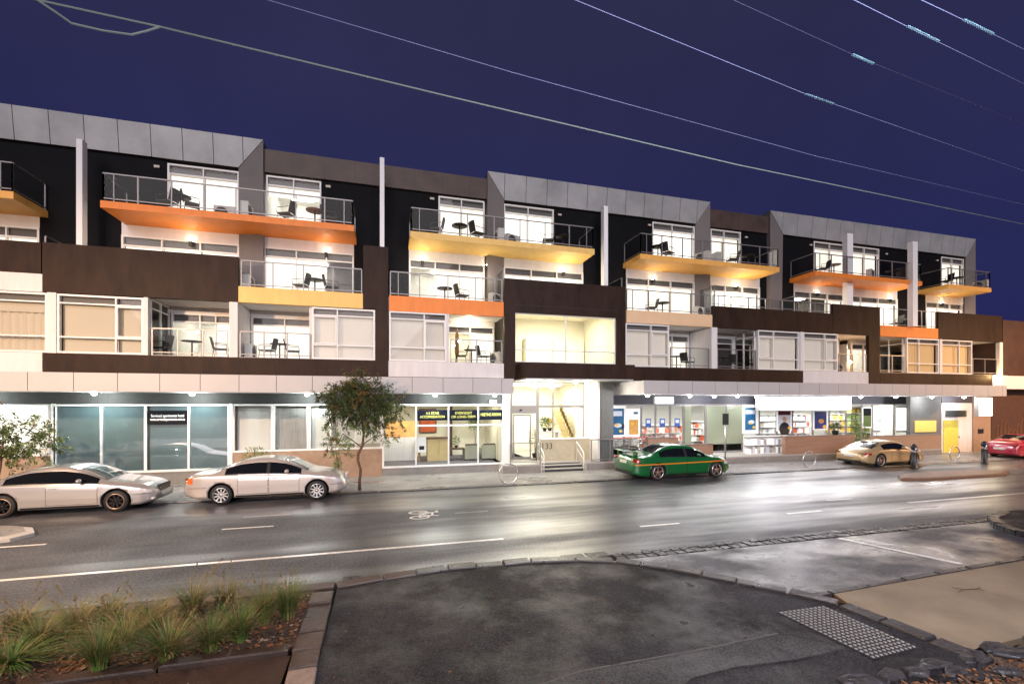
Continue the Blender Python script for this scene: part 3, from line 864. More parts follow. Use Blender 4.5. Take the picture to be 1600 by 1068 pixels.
# left pair
xa = X(231, Y1); xp = X(362, Y1)
sideglass(xa - .02, Y1 + .22, YL)
loggia(None, None, (.40, .62), half=(.62, 1.0), x0=xa + .04, x1=X(357, Y1))
front('loggia_wall', 358, 371, 5.07, 7.245, 'white_wall', Y1 + .01, YL + .3)
loggia(None, None, (.5,), 'blind', 'blind_bright', x0=X(371.5, Y1), x1=X(486, Y1))
sidewall(X(486.5, Y1) - .05)
# beside the entrance
sidewall(X(700, Y1) - .05)
loggia(None, None, (.5,), 'open', wall='cream_room', half=(.55, 1.0), x0=X(702.5, Y1), x1=X(787, Y1))
# right side
sidewall(X(1046, Y1))
loggia(None, None, (.55,), 'blind', 'blind_bright', x0=X(1048, Y1), x1=X(1111, Y1))
front('loggia_wall', 1112, 1121, 5.07, 7.235, 'white_wall', Y1 + .01, YL + .3)
loggia(None, None, (.5,), 'open', 'blind', x0=X(1121.5, Y1), x1=X(1184, Y1), wall='taupe_wall', half=(.0, .5), lampm='blind_bright')
sideglass(X(1184.6, Y1), Y1 + .22, YL)
sidewall(X(1310.5, Y1))
loggia(None, None, (), None, x0=X(1312, Y1), x1=X(1357, Y1))
loggia(None, None, (.5,), 'open', 'blind_bright', x0=X(1376, Y1), x1=X(1417, Y1), half=(.6, 1.0))
sideglass(X(1417.5, Y1), Y1 + .22, YL)
sidewall(X(1521, Y1))
loggia(None, None, (), None, x0=X(1522, Y1), x1=X(1561, Y1))

# --- brown entrance block
x0, x1 = X(788, Y1), X(977, Y1); wa, wb = X(805, Y1), X(963, Y1)
e = MB()
e.box(x0, wa, Y1 - .02, Y1 + .3, 4.37, 8.99); e.box(wb, x1, Y1 - .02, Y1 + .3, 4.37, 8.99)
e.box(wa, wb, Y1 - .02, Y1 + .3, 7.45, 8.99); e.box(wa, wb, Y1 - .02, Y1 + .3, 4.37, 5.16)
part('entrance_frame', e, 'brown_panel')
bx('soffit_shadow_line', 'dark_joint', wa - .05, wb + .05, Y1 - .026, Y1 - .021, 7.78, 7.80)  # dark strip drawn in place of the soffit's shadow line
wo = window(wa, wb, Y1 + .12, 5.16, 7.45, [X(886, Y1)], [5.75], 'none', gl='clear', fw=.05)
r = MB()
P = [(wa, Y1 + .3, 5.17), (wb, Y1 + .3, 5.17), (wb, 24, 5.17), (wa, 24, 5.17), (wa, Y1 + .3, 7.9), (wb, Y1 + .3, 7.9), (wb, 24, 7.9), (wa, 24, 7.9)]
r.add(P, [(3, 2, 6, 7), (0, 3, 7, 4), (2, 1, 5, 6), (4, 7, 6, 5), (0, 1, 2, 3)])
r.build('room', M['cream_room'], wo)
MB().box(wa + 1.5, wa + 1.62, 23.3, 23.98, 5.17, 6.75).box(wb - 1.9, wb - .1, 23.8, 23.98, 5.17, 6.72).box(wa + .1, wa + 1.4, 23.8, 23.98, 5.17, 6.8).build('room_partition', M['cream_room'], wo)
MB().box(wa + 1.6, wb - 1.6, 21.4, 22.0, 7.80, 7.86).build('ceiling_light', M['ceiling_lamp'], wo)
lamp('AREA', ((wa + wb) / 2, 22.0, 7.75), 55, (1.0, 0.93, 0.74), 3.5, (0, 0, 0), size_y=1.5)  # fill light with no fitting, added to brighten this room

# --- canopies
def canopy(x0, x1, Y, Yb, z0, z1, start, step, m='canopy_panel'):
    p = MB(); xs = [x0]; x = start
    while x < x1 - .1:
        if x > x0 + .1: xs.append(x)
        x += step
    xs.append(x1)
    for a, b in zip(xs, xs[1:]): p.box(a + .009, b - .009, Y, Y + .03, z0, z1)
    o = part('canopy', p, m)
    MB().box(x0 + .002, x1 - .002, Y + .032, Yb, z0 + .05, z1 - .003).build('canopy_core', M['dark_joint'], o)
    MB().box(x0 + .001, x1 - .001, Y + .033, Yb, z0 + .008, z0 + .046).build('soffit', M['soffit'], o)
    return o
canopy(XL, X(803, YC), YC, YG + .1, 3.66, 4.29, -11.22 - 7.35, 1.225)
cr_ = canopy(X(1007, YCR), X(1573, YCR), YCR, YL, 3.66, 4.29, X(1007, YCR) + 1.27, 1.27)
MB().box(X(1007, YCR) - .03, X(1007, YCR) - .002, YCR, YL - .3, 3.67, 4.28).build('canopy_end', M['white_wall'], cr_)
ec = MB(); ec.box(X(821, 18.7), X(992, 18.7), 18.7, Y1 - .025, 4.36, 5.02)
eco = part('entrance_canopy', ec, 'brown_panel')
MB().box(X(821, 18.7) + .05, X(992, 18.7) - .05, 18.75, YL + .2, 4.30, 4.355).build('soffit', M['soffit'], eco)
bx('canopy_return', 'white_wall', X(1007, YCR) + .2, X(1046, Y1), 20.1, Y1 + .5, 4.30, 4.36)

# --- downlights under the canopies
def downlight(x, y, z, e, col=(0.93, 1.0, 0.96), lens='lens', r=.085, spot=150):
    d = MB(); d.lathe([(r + .03, .0), (r + .03, -.03), (r, -.04)], (x, y, z), 14)
    o = part('downlight', d, 'alu')
    q = MB(); q.lathe([(r, -.041), (r * .95, -.075), (r * .6, -.105), (0, -.115)], (x, y, z), 14)
    q.build('lens', M[lens], o)
    lamp('POINT', (x, y, z - .16), e * .75, col, .08)
for px in (-60, 147, 300, 480, 680, 773):
    downlight(X(px, 20.25), 20.25, 3.667, 110)
for px, y in ((1012, 19.0), (1078, 19.6), (1116, 20.9), (1152, 19.6), (1182, 20.9), (1345, 20.6), (1400, 20.4), (1456, 20.2), (1506, 20.2)):
    downlight(X(px, y), y, 3.667, 75, (1.0, 0.97, 1.0))
for px, y in ((836, 19.5), (823, 20.5), (861, 20.6), (900, 20.6), (916, 19.6)):
    downlight(X(px, y), y, 4.298, 40, (1.0, 0.94, 0.78), 'warm_lens')

# --- wall lamps
def wall_lamp(x, y, z, e, col, lens, r=.07):
    o = bx('wall_lamp', 'alu', x - .05, x + .05, y - .06, y, z - .06, z + .06)
    MB().ball((x, y - .11, z), r, r, r).build('lens', M[lens], o)
    lamp('POINT', (x, y - .25, z), e, col, .07)
wall_lamp(X(738, 21.0), YL - .021, 7.12, 38, (1.0, 0.84, 0.55), 'warm_lens', .11)
wall_lamp(X(1357, Y1) - .02, YL - .6, 5.75, 16, (1.0, 0.55, 0.22), 'orange_lens', .09)
wall_lamp(X(1556, 20.17), 20.168, 4.98, 45, (1.0, 0.58, 0.24), 'orange_lens', .10)
# small lamps on the window heads under the balconies and on the black walls
for px, e in ((300, 10), (510, 5), (660, 16), (760, 8), (880, 24), (1020, 9), (1150, 26), (1276, 5), (1390, 20), (1470, 6)):
    x = X(px, YB)
    o = bx('head_lamp', 'bulkhead', x - .06, x + .06, YB - .16, YB - .002, 9.72, 9.93)
    MB().box(x - .045, x + .045, YB - .145, YB - .02, 9.932, 9.945).build('lens', M['warm_lens'], o)
    lamp('POINT', (x, YB - .75, 9.25), e * 1.3 + 4, (1.0, 0.88, 0.66), .30)  # bare light clear of the fitting, added to brighten the balcony undersides
for px, py in ((246, 261), (513, 292), (675, 311), (874, 336), (1014, 352), (1165, 371), (1266, 383), (1384, 397), (1463, 407)):
    z = Zv(px, py, YB); x = X(px, YB)
    o = bx('wall_light', 'alu', x - .10, x + .10, YB - .07, YB - .002, z - .05, z + .05)
    MB().box(x - .085, x + .085, YB - .075, YB - .071, z - .035, z + .035).build('lens', M['blind_warm'], o)

# ------------------------------------------------------------------ ground floor
def gx(px, Y=YG): return X(px, Y)
def gbox(name, m, px0, px1, z0, z1, ya=YG, yb=YG + .25, parent=None):
    return bx(name, m, gx(px0, ya), gx(px1, ya), ya, yb, z0, z1, parent=parent)
# bulkhead above the glass and walls below it
bx('bulkhead', 'bulkhead', XL, X(797, YG), YG + .02, YG + .3, 3.22, 3.66)
bx('base_wall', 'ochre_brick', XL, gx(79), YG + .02, YG + .3, 0, 1.30)
gbox('base_wall', 'plinth', 80, 360, 0, .55)
gbox('base_wall', 'ochre_brick', 361, 597, 0, 1.24, YG + .02)
gbox('base_wall', 'plinth', 597.5, 797, 0, .36)
gbox('mullion_post', 'white_frame', 79, 86, 0.0, 3.24, YG - .03)
gbox('mullion_post', 'white_frame', 357.5, 363, 0.3, 3.24, YG - .03)
def shopwin(a, b, z0, z1, mids, trans=(), gl='glass', **k):
    return window(gx(a), gx(b), YG + .04, z0, z1, [gx(m) for m in mids], trans, gl=gl, mw=.07, **k)
o = shopwin(-60, 77, 1.30, 3.22, (), style='open', blind='blind_glow', depth=3.0, lampm='shop_lamp', half=(gx(-60), gx(66), 1.9))
# tinted office glazing, lit only from outside
f = MB(); x0, x1 = gx(86), gx(357.5)
for px, wd in ((86, .06), (158.5, .07), (227.5, .09), (295, .07), (357, .06)):
    x = gx(px); f.box(x - wd / 2, x + wd / 2, YG - .03, YG + .08, .62, 3.15)
f.box(x0, x1, YG - .026, YG + .08, .55, .63); f.box(x0, x1, YG - .026, YG + .08, 3.15, 3.22)
fo = part('office_window', f, 'white_frame')
for a, b in ((86, 158.5), (158.5, 227.5), (227.5, 295), (295, 357)):
    MB().box(gx(a) + .04, gx(b) - .04, YG + .04, YG + .055, .62, 3.16).build('tinted_pane', M['tinted'], fo)
MB().box(gx(229), gx(233), YG + .02, YG + .036, .63, 3.14).build('dark_jamb', M['black_metal'], fo)
o = shopwin(363, 426, 1.24, 3.22, (), style='blind', blind='blind_office')
o = shopwin(426.5, 482, 1.24, 3.22, (), style='blind', blind='blind_grey')
gbox('dark_jamb', 'wood_dark', 366.5, 370, 1.31, 3.14, YG + .12, YG + .2)
o = shopwin(482.5, 597, 1.24, 3.22, (516, 555), style='blind', blind='blind_office', bz=[1.3, 1.7, 2.2], lampm='ceiling_lamp')
# lobby window and room
lx0, lx1 = gx(598), gx(786)
f = MB()
for px, wd in ((598.6, .08), (650, .06), (701, .06), (747, .06), (785.5, .08)):
    x = gx(px); f.box(x - wd / 2, x + wd / 2, YG - .02, YG + .08, .38, 3.22)
f.box(lx0, lx1, YG - .016, YG + .075, .36, .44); f.box(lx0, lx1, YG - .016, YG + .075, 3.13, 3.215); f.box(gx(650), lx1, YG - .01, YG + .07, 2.20, 2.27)
lo = part('lobby_window', f, 'white_frame')
MB().add([(lx0, YG + .05, .4), (lx1, YG + .05, .4), (lx1, YG + .05, 3.2), (lx0, YG + .05, 3.2)], [(0, 1, 2, 3)]).build('pane', M['glass'], lo)
r = MB(); ya, yb, z0, z1 = YG + .3, 25.0, .40, 3.25
xe = lx1 + .02
P = [(lx0, ya, z0), (xe, ya, z0), (xe, yb, z0), (lx0, yb, z0), (lx0, ya, z1), (xe, ya, z1), (xe, yb, z1), (lx0, yb, z1)]
r.add(P, [(3, 2, 6, 7), (0, 3, 7, 4), (2, 1, 5, 6), (4, 7, 6, 5)]); r.cur = 1; r.add(P, [(0, 1, 2, 3)])
r.build('lobby_room', [M['cream_room'], M['carpet']], lo)
for x in (lx0 + 1.2, lx0 + 3.0, lx0 + 4.6):
    MB().box(x - .4, x + .4, 22.2, 22.6, 3.17, 3.21).build('ceiling_light', M['ceiling_lamp'], lo)
lamp('AREA', ((lx0 + lx1) / 2, 22.6, 3.12), 48, (1.0, 0.94, 0.8), 4.0, (0, 0, 0), size_y=1.5)  # added fill for the lobby, separate from its ceiling lights
def inner(name, m, px0, px1, z0, z1, Y, t=.06, parent=None):
    return bx(name, m, X(px0, Y), X(px1, Y), Y, Y + t, z0, z1, parent=parent)
inner('lobby_screen', 'white_wall', 600, 652, .41, 1.55, 23.2, .1, lo)
inner('lobby_screen', 'picture_orange', 603, 651, 1.56, 2.35, 23.26, .05, lo)
inner('timber_column', 'timber', 765, 778, .41, 3.2, 24.0, .3, lo)
inner('timber_column', 'wood_dark', 701, 707, .41, 3.2, 24.6, .2, lo)
# entrance: posts, glazing, stair hall
gbox('white_pier', 'white_wall', 786.5, 797, 0.0, 3.66, YG - .1, YG + .5)
eY = 22.0
ex0, ex1 = X(797, YG) , 10.02
f = MB()
for px, wd in ((799, .1), (840, .14), (864, .05), (912, .07)):
    x = X(px, eY); f.box(x - wd / 2, x + wd / 2, eY - .04, eY + .06, .42, 4.29)
f.box(ex0, ex1, eY - .03, eY + .05, 3.02, 3.14)
f.box(X(799, eY), X(840, eY), eY - .05, eY + .05, 2.72, 3.02)
eo = part('entrance_glazing', f, 'alu')
MB().add([(ex0, eY + .01, .42), (ex1, eY + .01, .42), (ex1, eY + .01, 4.28), (ex0, eY + .01, 4.28)], [(0, 1, 2, 3)]).build('pane', M['clear'], eo)
d = MB(); a, b = X(801, eY), X(829, eY)
for q in ((a, a + .07, .43, 2.7), (b - .07, b, .43, 2.7), (a + .07, b - .07, .43, .55), (a + .07, b - .07, 2.6, 2.7)):
    d.box(q[0], q[1], eY - .09, eY - .055, q[2], q[3])
do = d.build('door', M['alu'], eo)
MB().tube([(b - .12, eY - .13, 1.2), (b - .12, eY - .13, 1.9)], .015).build('handle', M['steel'], do)
MB().box(X(813, eY) - .06, X(813, eY) + .06, eY - .1, eY - .052, 2.86, 2.94).build('door_sensor', M['black_metal'], eo)
r = MB(); ya, yb, z0, z1 = eY + .1, 26.5, .40, 4.30
P = [(5.4, ya, z0), (10.4, ya, z0), (10.4, yb, z0), (5.4, yb, z0), (5.4, ya, z1), (10.4, ya, z1), (10.4, yb, z1), (5.4, yb, z1)]
r.add(P, [(3, 2, 6, 7), (0, 3, 7, 4), (2, 1, 5, 6), (4, 7, 6, 5)]); r.cur = 1; r.add(P, [(0, 1, 2, 3)])
r.build('stair_hall', [M['cream_room'], M['terrace']], eo)
s = MB()
sx0, sx1 = X(873, 24.0), X(893, 24.0)
n = 11
for i in range(n):
    z = 3.2 - i * .21
    x = sx0 + (sx1 + .25 - sx0) * i / n
    s.box(x, x + (sx1 + .25 - sx0) / n + .12, 24.0, 25.2, z - .42, z)
s.build('staircase', M['wood_light'], eo)
MB().box(6.6, 9.4, 23.6, 24.3, 4.2, 4.26).build('ceiling_light', M['shop_lamp'], eo)
lamp('AREA', (8.0, 24.2, 4.15), 95, (1.0, 0.95, 0.8), 3.0, (0, 0, 0), size_y=2.0)  # bare area light added to lift the stair hall
bx('side_wall', 'white_wall', ex1, ex1 + .12, Y1 + .12, eY + .2, .42, 4.29)
bx('front_pier', 'grey_wall', X(941, Y1), X(960, Y1), Y1 + .1, Y1 + .35, .42, 4.30)
bx('entrance_bulkhead', 'white_wall', X(805, YG), 10.0, eY - .02, eY + .2, 4.295, 4.47)
# entry platform, terrace and steps
TX1 = X(1471, Y1)
st0, st1 = X(848, 20.1), X(914, 20.1)
t = MB(); t.box(X(785, Y1), st0, Y1, 26.6, -.2, .40); t.box(st0, st1, Y1 + .55, 26.6, -.2, .345); t.box(st1, TX1, Y1, 27.4, -.2, .40)
part('terrace', t, 'terrace')
pl = MB(); pl.box(X(786, Y1 - .02), st0, Y1 - .02, Y1 - .002, -.1, .33); pl.box(st1, TX1, Y1 - .02, Y1 - .002, -.1, .33)
part('terrace_face', pl, 'plinth')
bx('landing', 'kerb_concrete', st0 + .002, st1 - .002, Y1 + .53, Y1 + 1.2, .346, .40)
bx('step_riser', 'bulkhead', st0 + .002, st1 - .002, Y1 + .54, Y1 + .549, .13, .345)
for i, z in enumerate((.13, .265)):
    s = bx('step', 'bulkhead', st0 + .002, st1 - .002, Y1 - .05 + i * .3, Y1 + .55, (0 if i == 0 else .13), z)
    MB().box(st0 + .002, st1 - .002, Y1 - .07 + i * .3, Y1 + .26 + i * .3, z + .001, z + .03).build('nosing', M['kerb_concrete'], s)
for x in (st0 - .08, st1 + .02):
    bx('step_cheek', 'kerb_concrete', x, x + .06, Y1 - .12, Y1 + .6, 0, .42)
def handrail(x, label):
    h = MB(); h.smooth = True
    h.tube([(x, Y1 - .1, .0), (x, Y1 - .1, .80), (x, Y1 + .02, .95), (x, Y1 + .75, 1.34), (x, Y1 + .75, .41)], .024, 8)
    h.tube([(x, Y1 - .1, .55), (x, Y1 + .75, 1.0)], .016, 6)
    tag(h.build('handrail', M['white_frame']), label, 'handrail', 'handrails of the entrance steps')
handrail(st0 + .06, 'white handrail on the entrance steps beside the house number')
handrail(st1 - .06, 'white handrail on the entrance steps nearer the shop terrace')
# wall with the house number
wx0, wx1 = X(845, 21.2), X(924, 21.2)
lw = bx('ramp_wall', 'beige_wall', wx0, wx1, 21.2, 21.34, .40, 1.45)
MB().box(wx0 - .01, wx1 + .01, 21.17, 21.37, 1.452, 1.52).build('wall_cap', M['white_wall'], lw)
text('house_number', '133', .42, 'letter_dark', (X(854.5, 21.19), 21.195, 1.12), BLD, ext=.01)
# balustrades on the platform
def balustrade(pts, z0, z1, label, cat='balustrade'):
    o = thing('balustrade', label, cat, (0, 0, 0))
    rail(o, pts, z0, z1, 1.1, False)
    return o
balustrade([(X(798, Y1), Y1 + .08), (X(845, Y1), Y1 + .08)], .40, 1.42, 'glass and metal balustrade in front of the entrance door')
balustrade([(X(925, Y1), Y1 + .08), (X(1011, Y1), Y1 + .08)], .40, 1.50, 'glass and metal balustrade in front of the trolleys')
# shop: glazing, bulkhead, interior
sY = YL
bx('bulkhead', 'dark_bulkhead', X(950, sY), X(1470, sY), sY - .04, sY + .3, 3.18, 3.72)
f = MB()
mul = (951, 975, 1002, 1024, 1047, 1068, 1102, 1133, 1160, 1186, 1214, 1238, 1270, 1296, 1322, 1347, 1363, 1397, 1422)
for px in mul:
    x = X(px, sY); f.box(x - .045, x + .045, sY - .03, sY + .05, .41, 3.18)
f.box(X(951, sY), X(1422, sY), sY - .025, sY + .045, 3.10, 3.175)
f.box(X(951, sY), X(1422, sY), sY - .025, sY + .045, .41, .50)
so = part('shop_glazing', f, 'alu')
MB().add([(X(951, sY), sY + .01, .42), (X(1422, sY), sY + .01, .42), (X(1422, sY), sY + .01, 3.17), (X(951, sY), sY + .01, 3.17)], [(0, 1, 2, 3)]).build('pane', M['clear'], so)
for a, b in ((1103, 1132), (1134, 1160)):
    MB().box(X(a, sY), X(b, sY), sY - .06, sY - .035, .9, 3.09).build('green_panel', M['green_glass'], so)
MB().box(X(1069, sY), X(1079, sY), sY - .06, sY - .035, .42, 3.09).build('green_panel', M['green_glass'], so)
r = MB(); x0, x1, ya, yb, z0, z1 = X(951, sY), X(1423, sY) + .4, sY + .1, 27.2, .40, 3.45
P = [(x0, ya, z0), (x1, ya, z0), (x1, yb, z0), (x0, yb, z0), (x0, ya, z1), (x1, ya, z1), (x1, yb, z1), (x0, yb, z1)]
r.add(P, [(3, 2, 6, 7), (0, 3, 7, 4), (2, 1, 5, 6), (4, 7, 6, 5)]); r.cur = 1; r.add(P, [(0, 1, 2, 3)])
r.build('shop_room', [M['room_white'], M['terrace']], so)
xx = x0 + 1.5
while xx < x1 - 1:
    MB().box(xx - .7, xx + .7, 23.6, 23.85, 3.38, 3.43).build('strip_light', M['shop_lamp'], so)
    lamp('AREA', (xx, 23.7, 3.33), 46, (1.0, 0.97, 0.9), 1.6, (0, 0, 0), size_y=.8)  # extra unfitted light below each strip, fills the shop
    xx += 3.3
# right end of the ground floor
gbox('end_bulkhead', 'dark_bulkhead', 1471, 1522, 3.25, 3.66, YG - .03, YG)
gbox('wall', 'grey_wall', 1422.5, 1470, .40, 3.66, YG - .05, YG + .2)
gbox('yellow_panel', 'panel_yellow', 1430, 1463, 1.40, 2.12, YG - .09, YG - .051)
gbox('wall', 'white_wall', 1471, 1521, 0, 3.66, YG)
gbox('wall', 'ochre_brick', 1521.5, 1548, 0, 3.66, YG - .1)
do = gbox('door', 'door_yellow', 1474.5, 1497.5, .02, 2.12, YG - .04, YG - .002)
MB().box(gx(1496), gx(1497), YG - .09, YG - .041, .95, 1.08).build('handle', M['steel'], do)
v = MB()
for i in range(6): v.box(gx(1477), gx(1509), YG - .05, YG - .003, 2.36 + i * .07, 2.405 + i * .07)
vo = part('vent_grille', v, 'vent_dark')
gbox('intercom', 'black_metal', 1529, 1537, 1.22, 1.52, YG - .14, YG - .102)
# white band that runs on to the neighbour
bx('spandrel', 'white_wall', X(1550.3, Y1), X(1574, Y1), Y1 - .03, Y1 + .3, 4.30, 5.06)

# ------------------------------------------------------------------ neighbouring building
NB = thing('neighbour_building', 'dark red brown rendered building at the far end of the street', 'building')
n = MB(); nx = X(1567.5, Y1)
n.box(nx, 75, Y1 + .02, 31, 5.06, 8.72)
n.build('wall', M['neighbour_wall'], NB)
MB().box(X(1574.5, Y1), 75, Y1 + .05, 31, 4.18, 5.05).build('band', M['white_wall'], NB)
nlx = X(1549, 21.3)
MB().box(nlx, 75, 21.3, 31, 0, 4.17).build('lower_wall', M['neighbour_low'], NB)
mo = MB()
random.seed(3)
xs = [X(1560, 21.28) + i * .42 for i in range(9)]
for k, x in enumerate(xs):
    h = 1.75 + .35 * math.sin(k * 1.3)
    mo.smooth = True
    mo.tube([(x - .12, 21.28, .5), (x - .12, 21.28, h - .25), (x - .05, 21.28, h - .08), (x + .05, 21.28, h), (x + .15, 21.28, h - .1), (x + .2, 21.28, h - .4), (x + .2, 21.28, .9)], .014, 5)
mo.build('wall_ornament', M['motif'], NB)

# ------------------------------------------------------------------ shop signs, posters, window signs
def sign_box(name, label, x0, x1, ya, yb, z0, z1, m, frame='alu', cat='sign'):
    o = thing(name, label, cat, ((x0 + x1) / 2, ya, z0))
    cx = (x0 + x1) / 2
    MB().box(x0 - cx, x1 - cx, .02, yb - ya, -.0, z1 - z0).build('casing', M[frame], o)
    MB().box(x0 - cx + .02, x1 - cx - .02, 0, .018, .02, z1 - z0 - .02).build('lit_face', M[m], o)
    return o
sign_box('light_box', 'long glowing white lightbox sign over the shop window', X(1187, 20.9), X(1330, 20.9), 20.9, 21.2, 2.84, 3.62, 'sign_light')
lamp('AREA', (X(1258, 20.9), 20.8, 3.2), 60, (0.95, 0.92, 1.0), 7.0, (90, 0, 0), size_y=.6)  # unfitted light before the lightbox, added to spread its glow
o = sign_box('light_box', 'small glowing white sign hung under the canopy beside the shop doors', X(1024, 19.6), X(1053, 19.6), 19.6, 19.75, 3.22, 3.58, 'sign_light')
o = sign_box('light_box', 'cream glowing square sign hung at the far end of the canopy', X(1530, 19.6), X(1551, 19.6), 19.6, 19.85, 2.42, 3.60, 'sign_cream')
lamp('POINT', (X(1540, 19.6), 19.35, 3.0), 30, (1.0, 0.85, 0.55), .25)  # bare light added in front of the cream sign to boost it
sign_box('projector_sign', 'small white sign box under the canopy edge beside the entrance', X(764, 20.0), X(777, 20.0), 20.0, 20.2, 3.18, 3.42, 'blind_glow', 'black_metal')

def flat_sign(label, px0, px1, py0, py1, lines, m, lm, Y=YG - .045, sizes=None):
    x0, x1 = X(px0, Y), X(px1, Y)
    z1, z0 = Zv((px0 + px1) / 2, py0, Y), Zv((px0 + px1) / 2, py1, Y)
    o = thing('window_sign', label, 'sign', ((x0 + x1) / 2, Y, z0))
    cx = (x0 + x1) / 2
    MB().box(x0 - cx, x1 - cx, 0, .012, 0, z1 - z0).build('board', M[m], o)
    h = z1 - z0
    for (s, wfrac, zf, hf) in lines:
        text('lettering', s, h * hf, lm, (0, -.004, h * zf), o, width=(x1 - x0) * wfrac)
    return o
flat_sign('black sign with two lines of white lettering on the tinted office window', 231, 292.5, 641, 662.5,
          [('Serviced apartments hotel', .84, .62, .28), ('www.servicedapartments.com.au', .88, .36, .27)], 'sign_black', 'letter_white')
flat_sign('navy window sign reading 4.5 STAR ACCOMODATION in yellow', 652, 699, 640, 656.5,
          [('4.5 STAR', .44, .68, .34), ('ACCOMODATION', .82, .34, .34)], 'sign_navy', 'letter_yellow')
flat_sign('navy window sign reading OVERNIGHT OR LONG-TERM in yellow', 702, 746, 640, 656.5,
          [('OVERNIGHT', .60, .70, .34), ('OR LONG-TERM', .84, .34, .34)], 'sign_navy', 'letter_yellow')
flat_sign('navy window sign reading MEETING ROOMS in yellow', 749, 785, 640, 655.5,
          [('MEETING ROOMS', .88, .52, .40)], 'sign_navy', 'letter_yellow')

def poster(label, px0, px1, py0, py1, art, Y=sY - .10, border='poster_white'):
    x0, x1 = X(px0, Y), X(px1, Y); pm = (px0 + px1) / 2
    z1, z0 = Zv(pm, py0, Y), Zv(pm, py1, Y)
    o = thing('poster', label, 'poster', ((x0 + x1) / 2, Y, z0))
    w_, h = x1 - x0, z1 - z0
    MB().box(-w_ / 2, w_ / 2, 0, .04, 0, h).build('board', M[border], o)
    for k, (m, a, b, c, d) in enumerate(art):
        y = -.004 - .003 * k
        if m.startswith('*'):
            q = MB(); q.prism([((a + math.cos(t) * b - .5) * w_, (c + math.sin(t) * d) * h) for t in [2 * math.pi * i / 14 for i in range(14)]], y, y + .003, 'y')
            q.build('print', M[m[1:]], o)
        else:
            MB().box((a - .5) * w_, (b - .5) * w_, y, y + .003, c * h, d * h).build('print', M[m], o)
    return o
poster('tall blue poster with a white frame nearest the entrance', 948, 978, 633, 682,
       [('poster_blue', .12, .90, .06, .90), ('poster_pale', .2, .8, .66, .82), ('*poster_pale', .58, .20, .36, .07), ('*poster_yellow', .5, .12, .38, .04), ('*poster_yellow', .72, .09, .18, .05), ('*poster_suit', .84, .07, .33, .10)])
poster('white poster with brown food pictures beside the blue poster', 978, 1000, 638, 681,
       [('poster_brown', .22, .88, .06, .60), ('poster_blue', .55, .85, .80, .88), ('*poster_yellow', .45, .12, .45, .05), ('*poster_skin', .68, .12, .25, .05)])
poster('blue poster in a white frame beside the long lightbox', 1160.5, 1185, 632, 677,
       [('poster_blue', .14, .82, .12, .90), ('poster_pale', .18, .78, .68, .82), ('*poster_pale', .55, .2, .40, .07), ('*poster_yellow', .45, .1, .36, .04), ('*poster_yellow', .70, .09, .22, .05)])
poster('poster of a person in a black suit below the lightbox', 1214, 1237, 641, 673,
       [('poster_pale', .08, .92, .04, .98), ('poster_maroon', .08, .92, .78, .98), ('*poster_suit', .5, .36, .10, .34), ('*poster_skin', .5, .14, .57, .14), ('*poster_yellow', .82, .10, .16, .07)])
poster('navy poster below the right part of the lightbox', 1271, 1293, 641, 671,
       [('poster_navy', .08, .92, .05, .95), ('*poster_brown', .55, .2, .45, .12), ('*poster_yellow', .78, .13, .16, .09)])
poster('dark green poster by the potted plant', 1348, 1362, 636, 668,
       [('leaf_mid', .06, .94, .05, .6), ('sign_black', .06, .94, .6, .95)])
poster('white notice with a cream backlit panel at the end of the shop', 1399, 1421, 633, 675,
       [('sign_cream', .08, .92, .08, .90)], border='white_frame')
poster('pale printed notice in the last shop window', 1367, 1382, 645, 672, [('poster_pale', .3, .7, .45, .65)])
# goods, counters, trolleys inside the shop
def shelf(x0, x1, y, z0, z1, label, colors, rows=4):
    o = thing('shelf_unit', label, 'shelf', ((x0 + x1) / 2, y, z0), 0, 'shelves in the shop')
    cx = (x0 + x1) / 2; w_ = x1 - x0
    f = MB(); f.box(-w_ / 2, w_ / 2, .36, .40, 0, z1 - z0)
    for i in range(rows + 1): z = (z1 - z0 - .03) * i / rows; f.box(-w_ / 2, w_ / 2, 0, .358, z, z + .03)
    f.build('frame', M['white_frame'], o)
    for i in range(rows):
        g = MB(); xx = -w_ / 2 + .03; z = (z1 - z0 - .03) * i / rows + .031
        hh = (z1 - z0) / rows
        while xx < w_ / 2 - .12:
            a = random.uniform(.10, .24); g.cur = random.randrange(len(colors))
            g.box(xx, xx + a - .015, .04, .3, z, z + hh * random.uniform(.5, .82)); xx += a
        g.build('goods', [M[c] for c in colors], o)
    return o
random.seed(11)
shelf(X(1003, 24.5), X(1068, 24.5), 24.5, .41, 1.9, 'low shelf with red price boards behind the shop doors', ['shop_red', 'shop_goods', 'poster_white', 'shop_red'], 3)
shelf(X(1080, 24.5), X(1102, 24.5), 24.5, .41, 2.1, 'tall shelf of red goods left of the green panels', ['shop_red', 'shop_goods', 'poster_white'], 4)
shelf(X(1186, 24.2), X(1240, 24.2), 24.2, .41, 2.5, 'white shelf of mixed goods behind the suit poster', ['shop_goods', 'poster_white', 'poster_pale', 'poster_white'], 5)
shelf(X(1240, 24.2), X(1268, 24.2), 24.2, .41, 2.5, 'shelf of red and white goods between the two posters', ['shop_red', 'poster_white', 'poster_pale'], 5)
shelf(X(1296, 24.2), X(1336, 24.2), 24.2, .41, 2.5, 'shelf of pale goods behind the potted bush', ['shop_goods', 'poster_white', 'poster_yellow'], 5)
shelf(X(1330, 23.2), X(1362, 23.2), 23.2, .41, 3.0, 'tall shelf of bright green produce near the shop end', ['shop_green', 'leaf_bright', 'poster_yellow', 'shop_green'], 6)
shelf(X(1368, 24.2), X(1398, 24.2), 24.2, .41, 2.2, 'shelf of white boxes in the last shop window', ['poster_white', 'shop_goods', 'poster_pale'], 4)
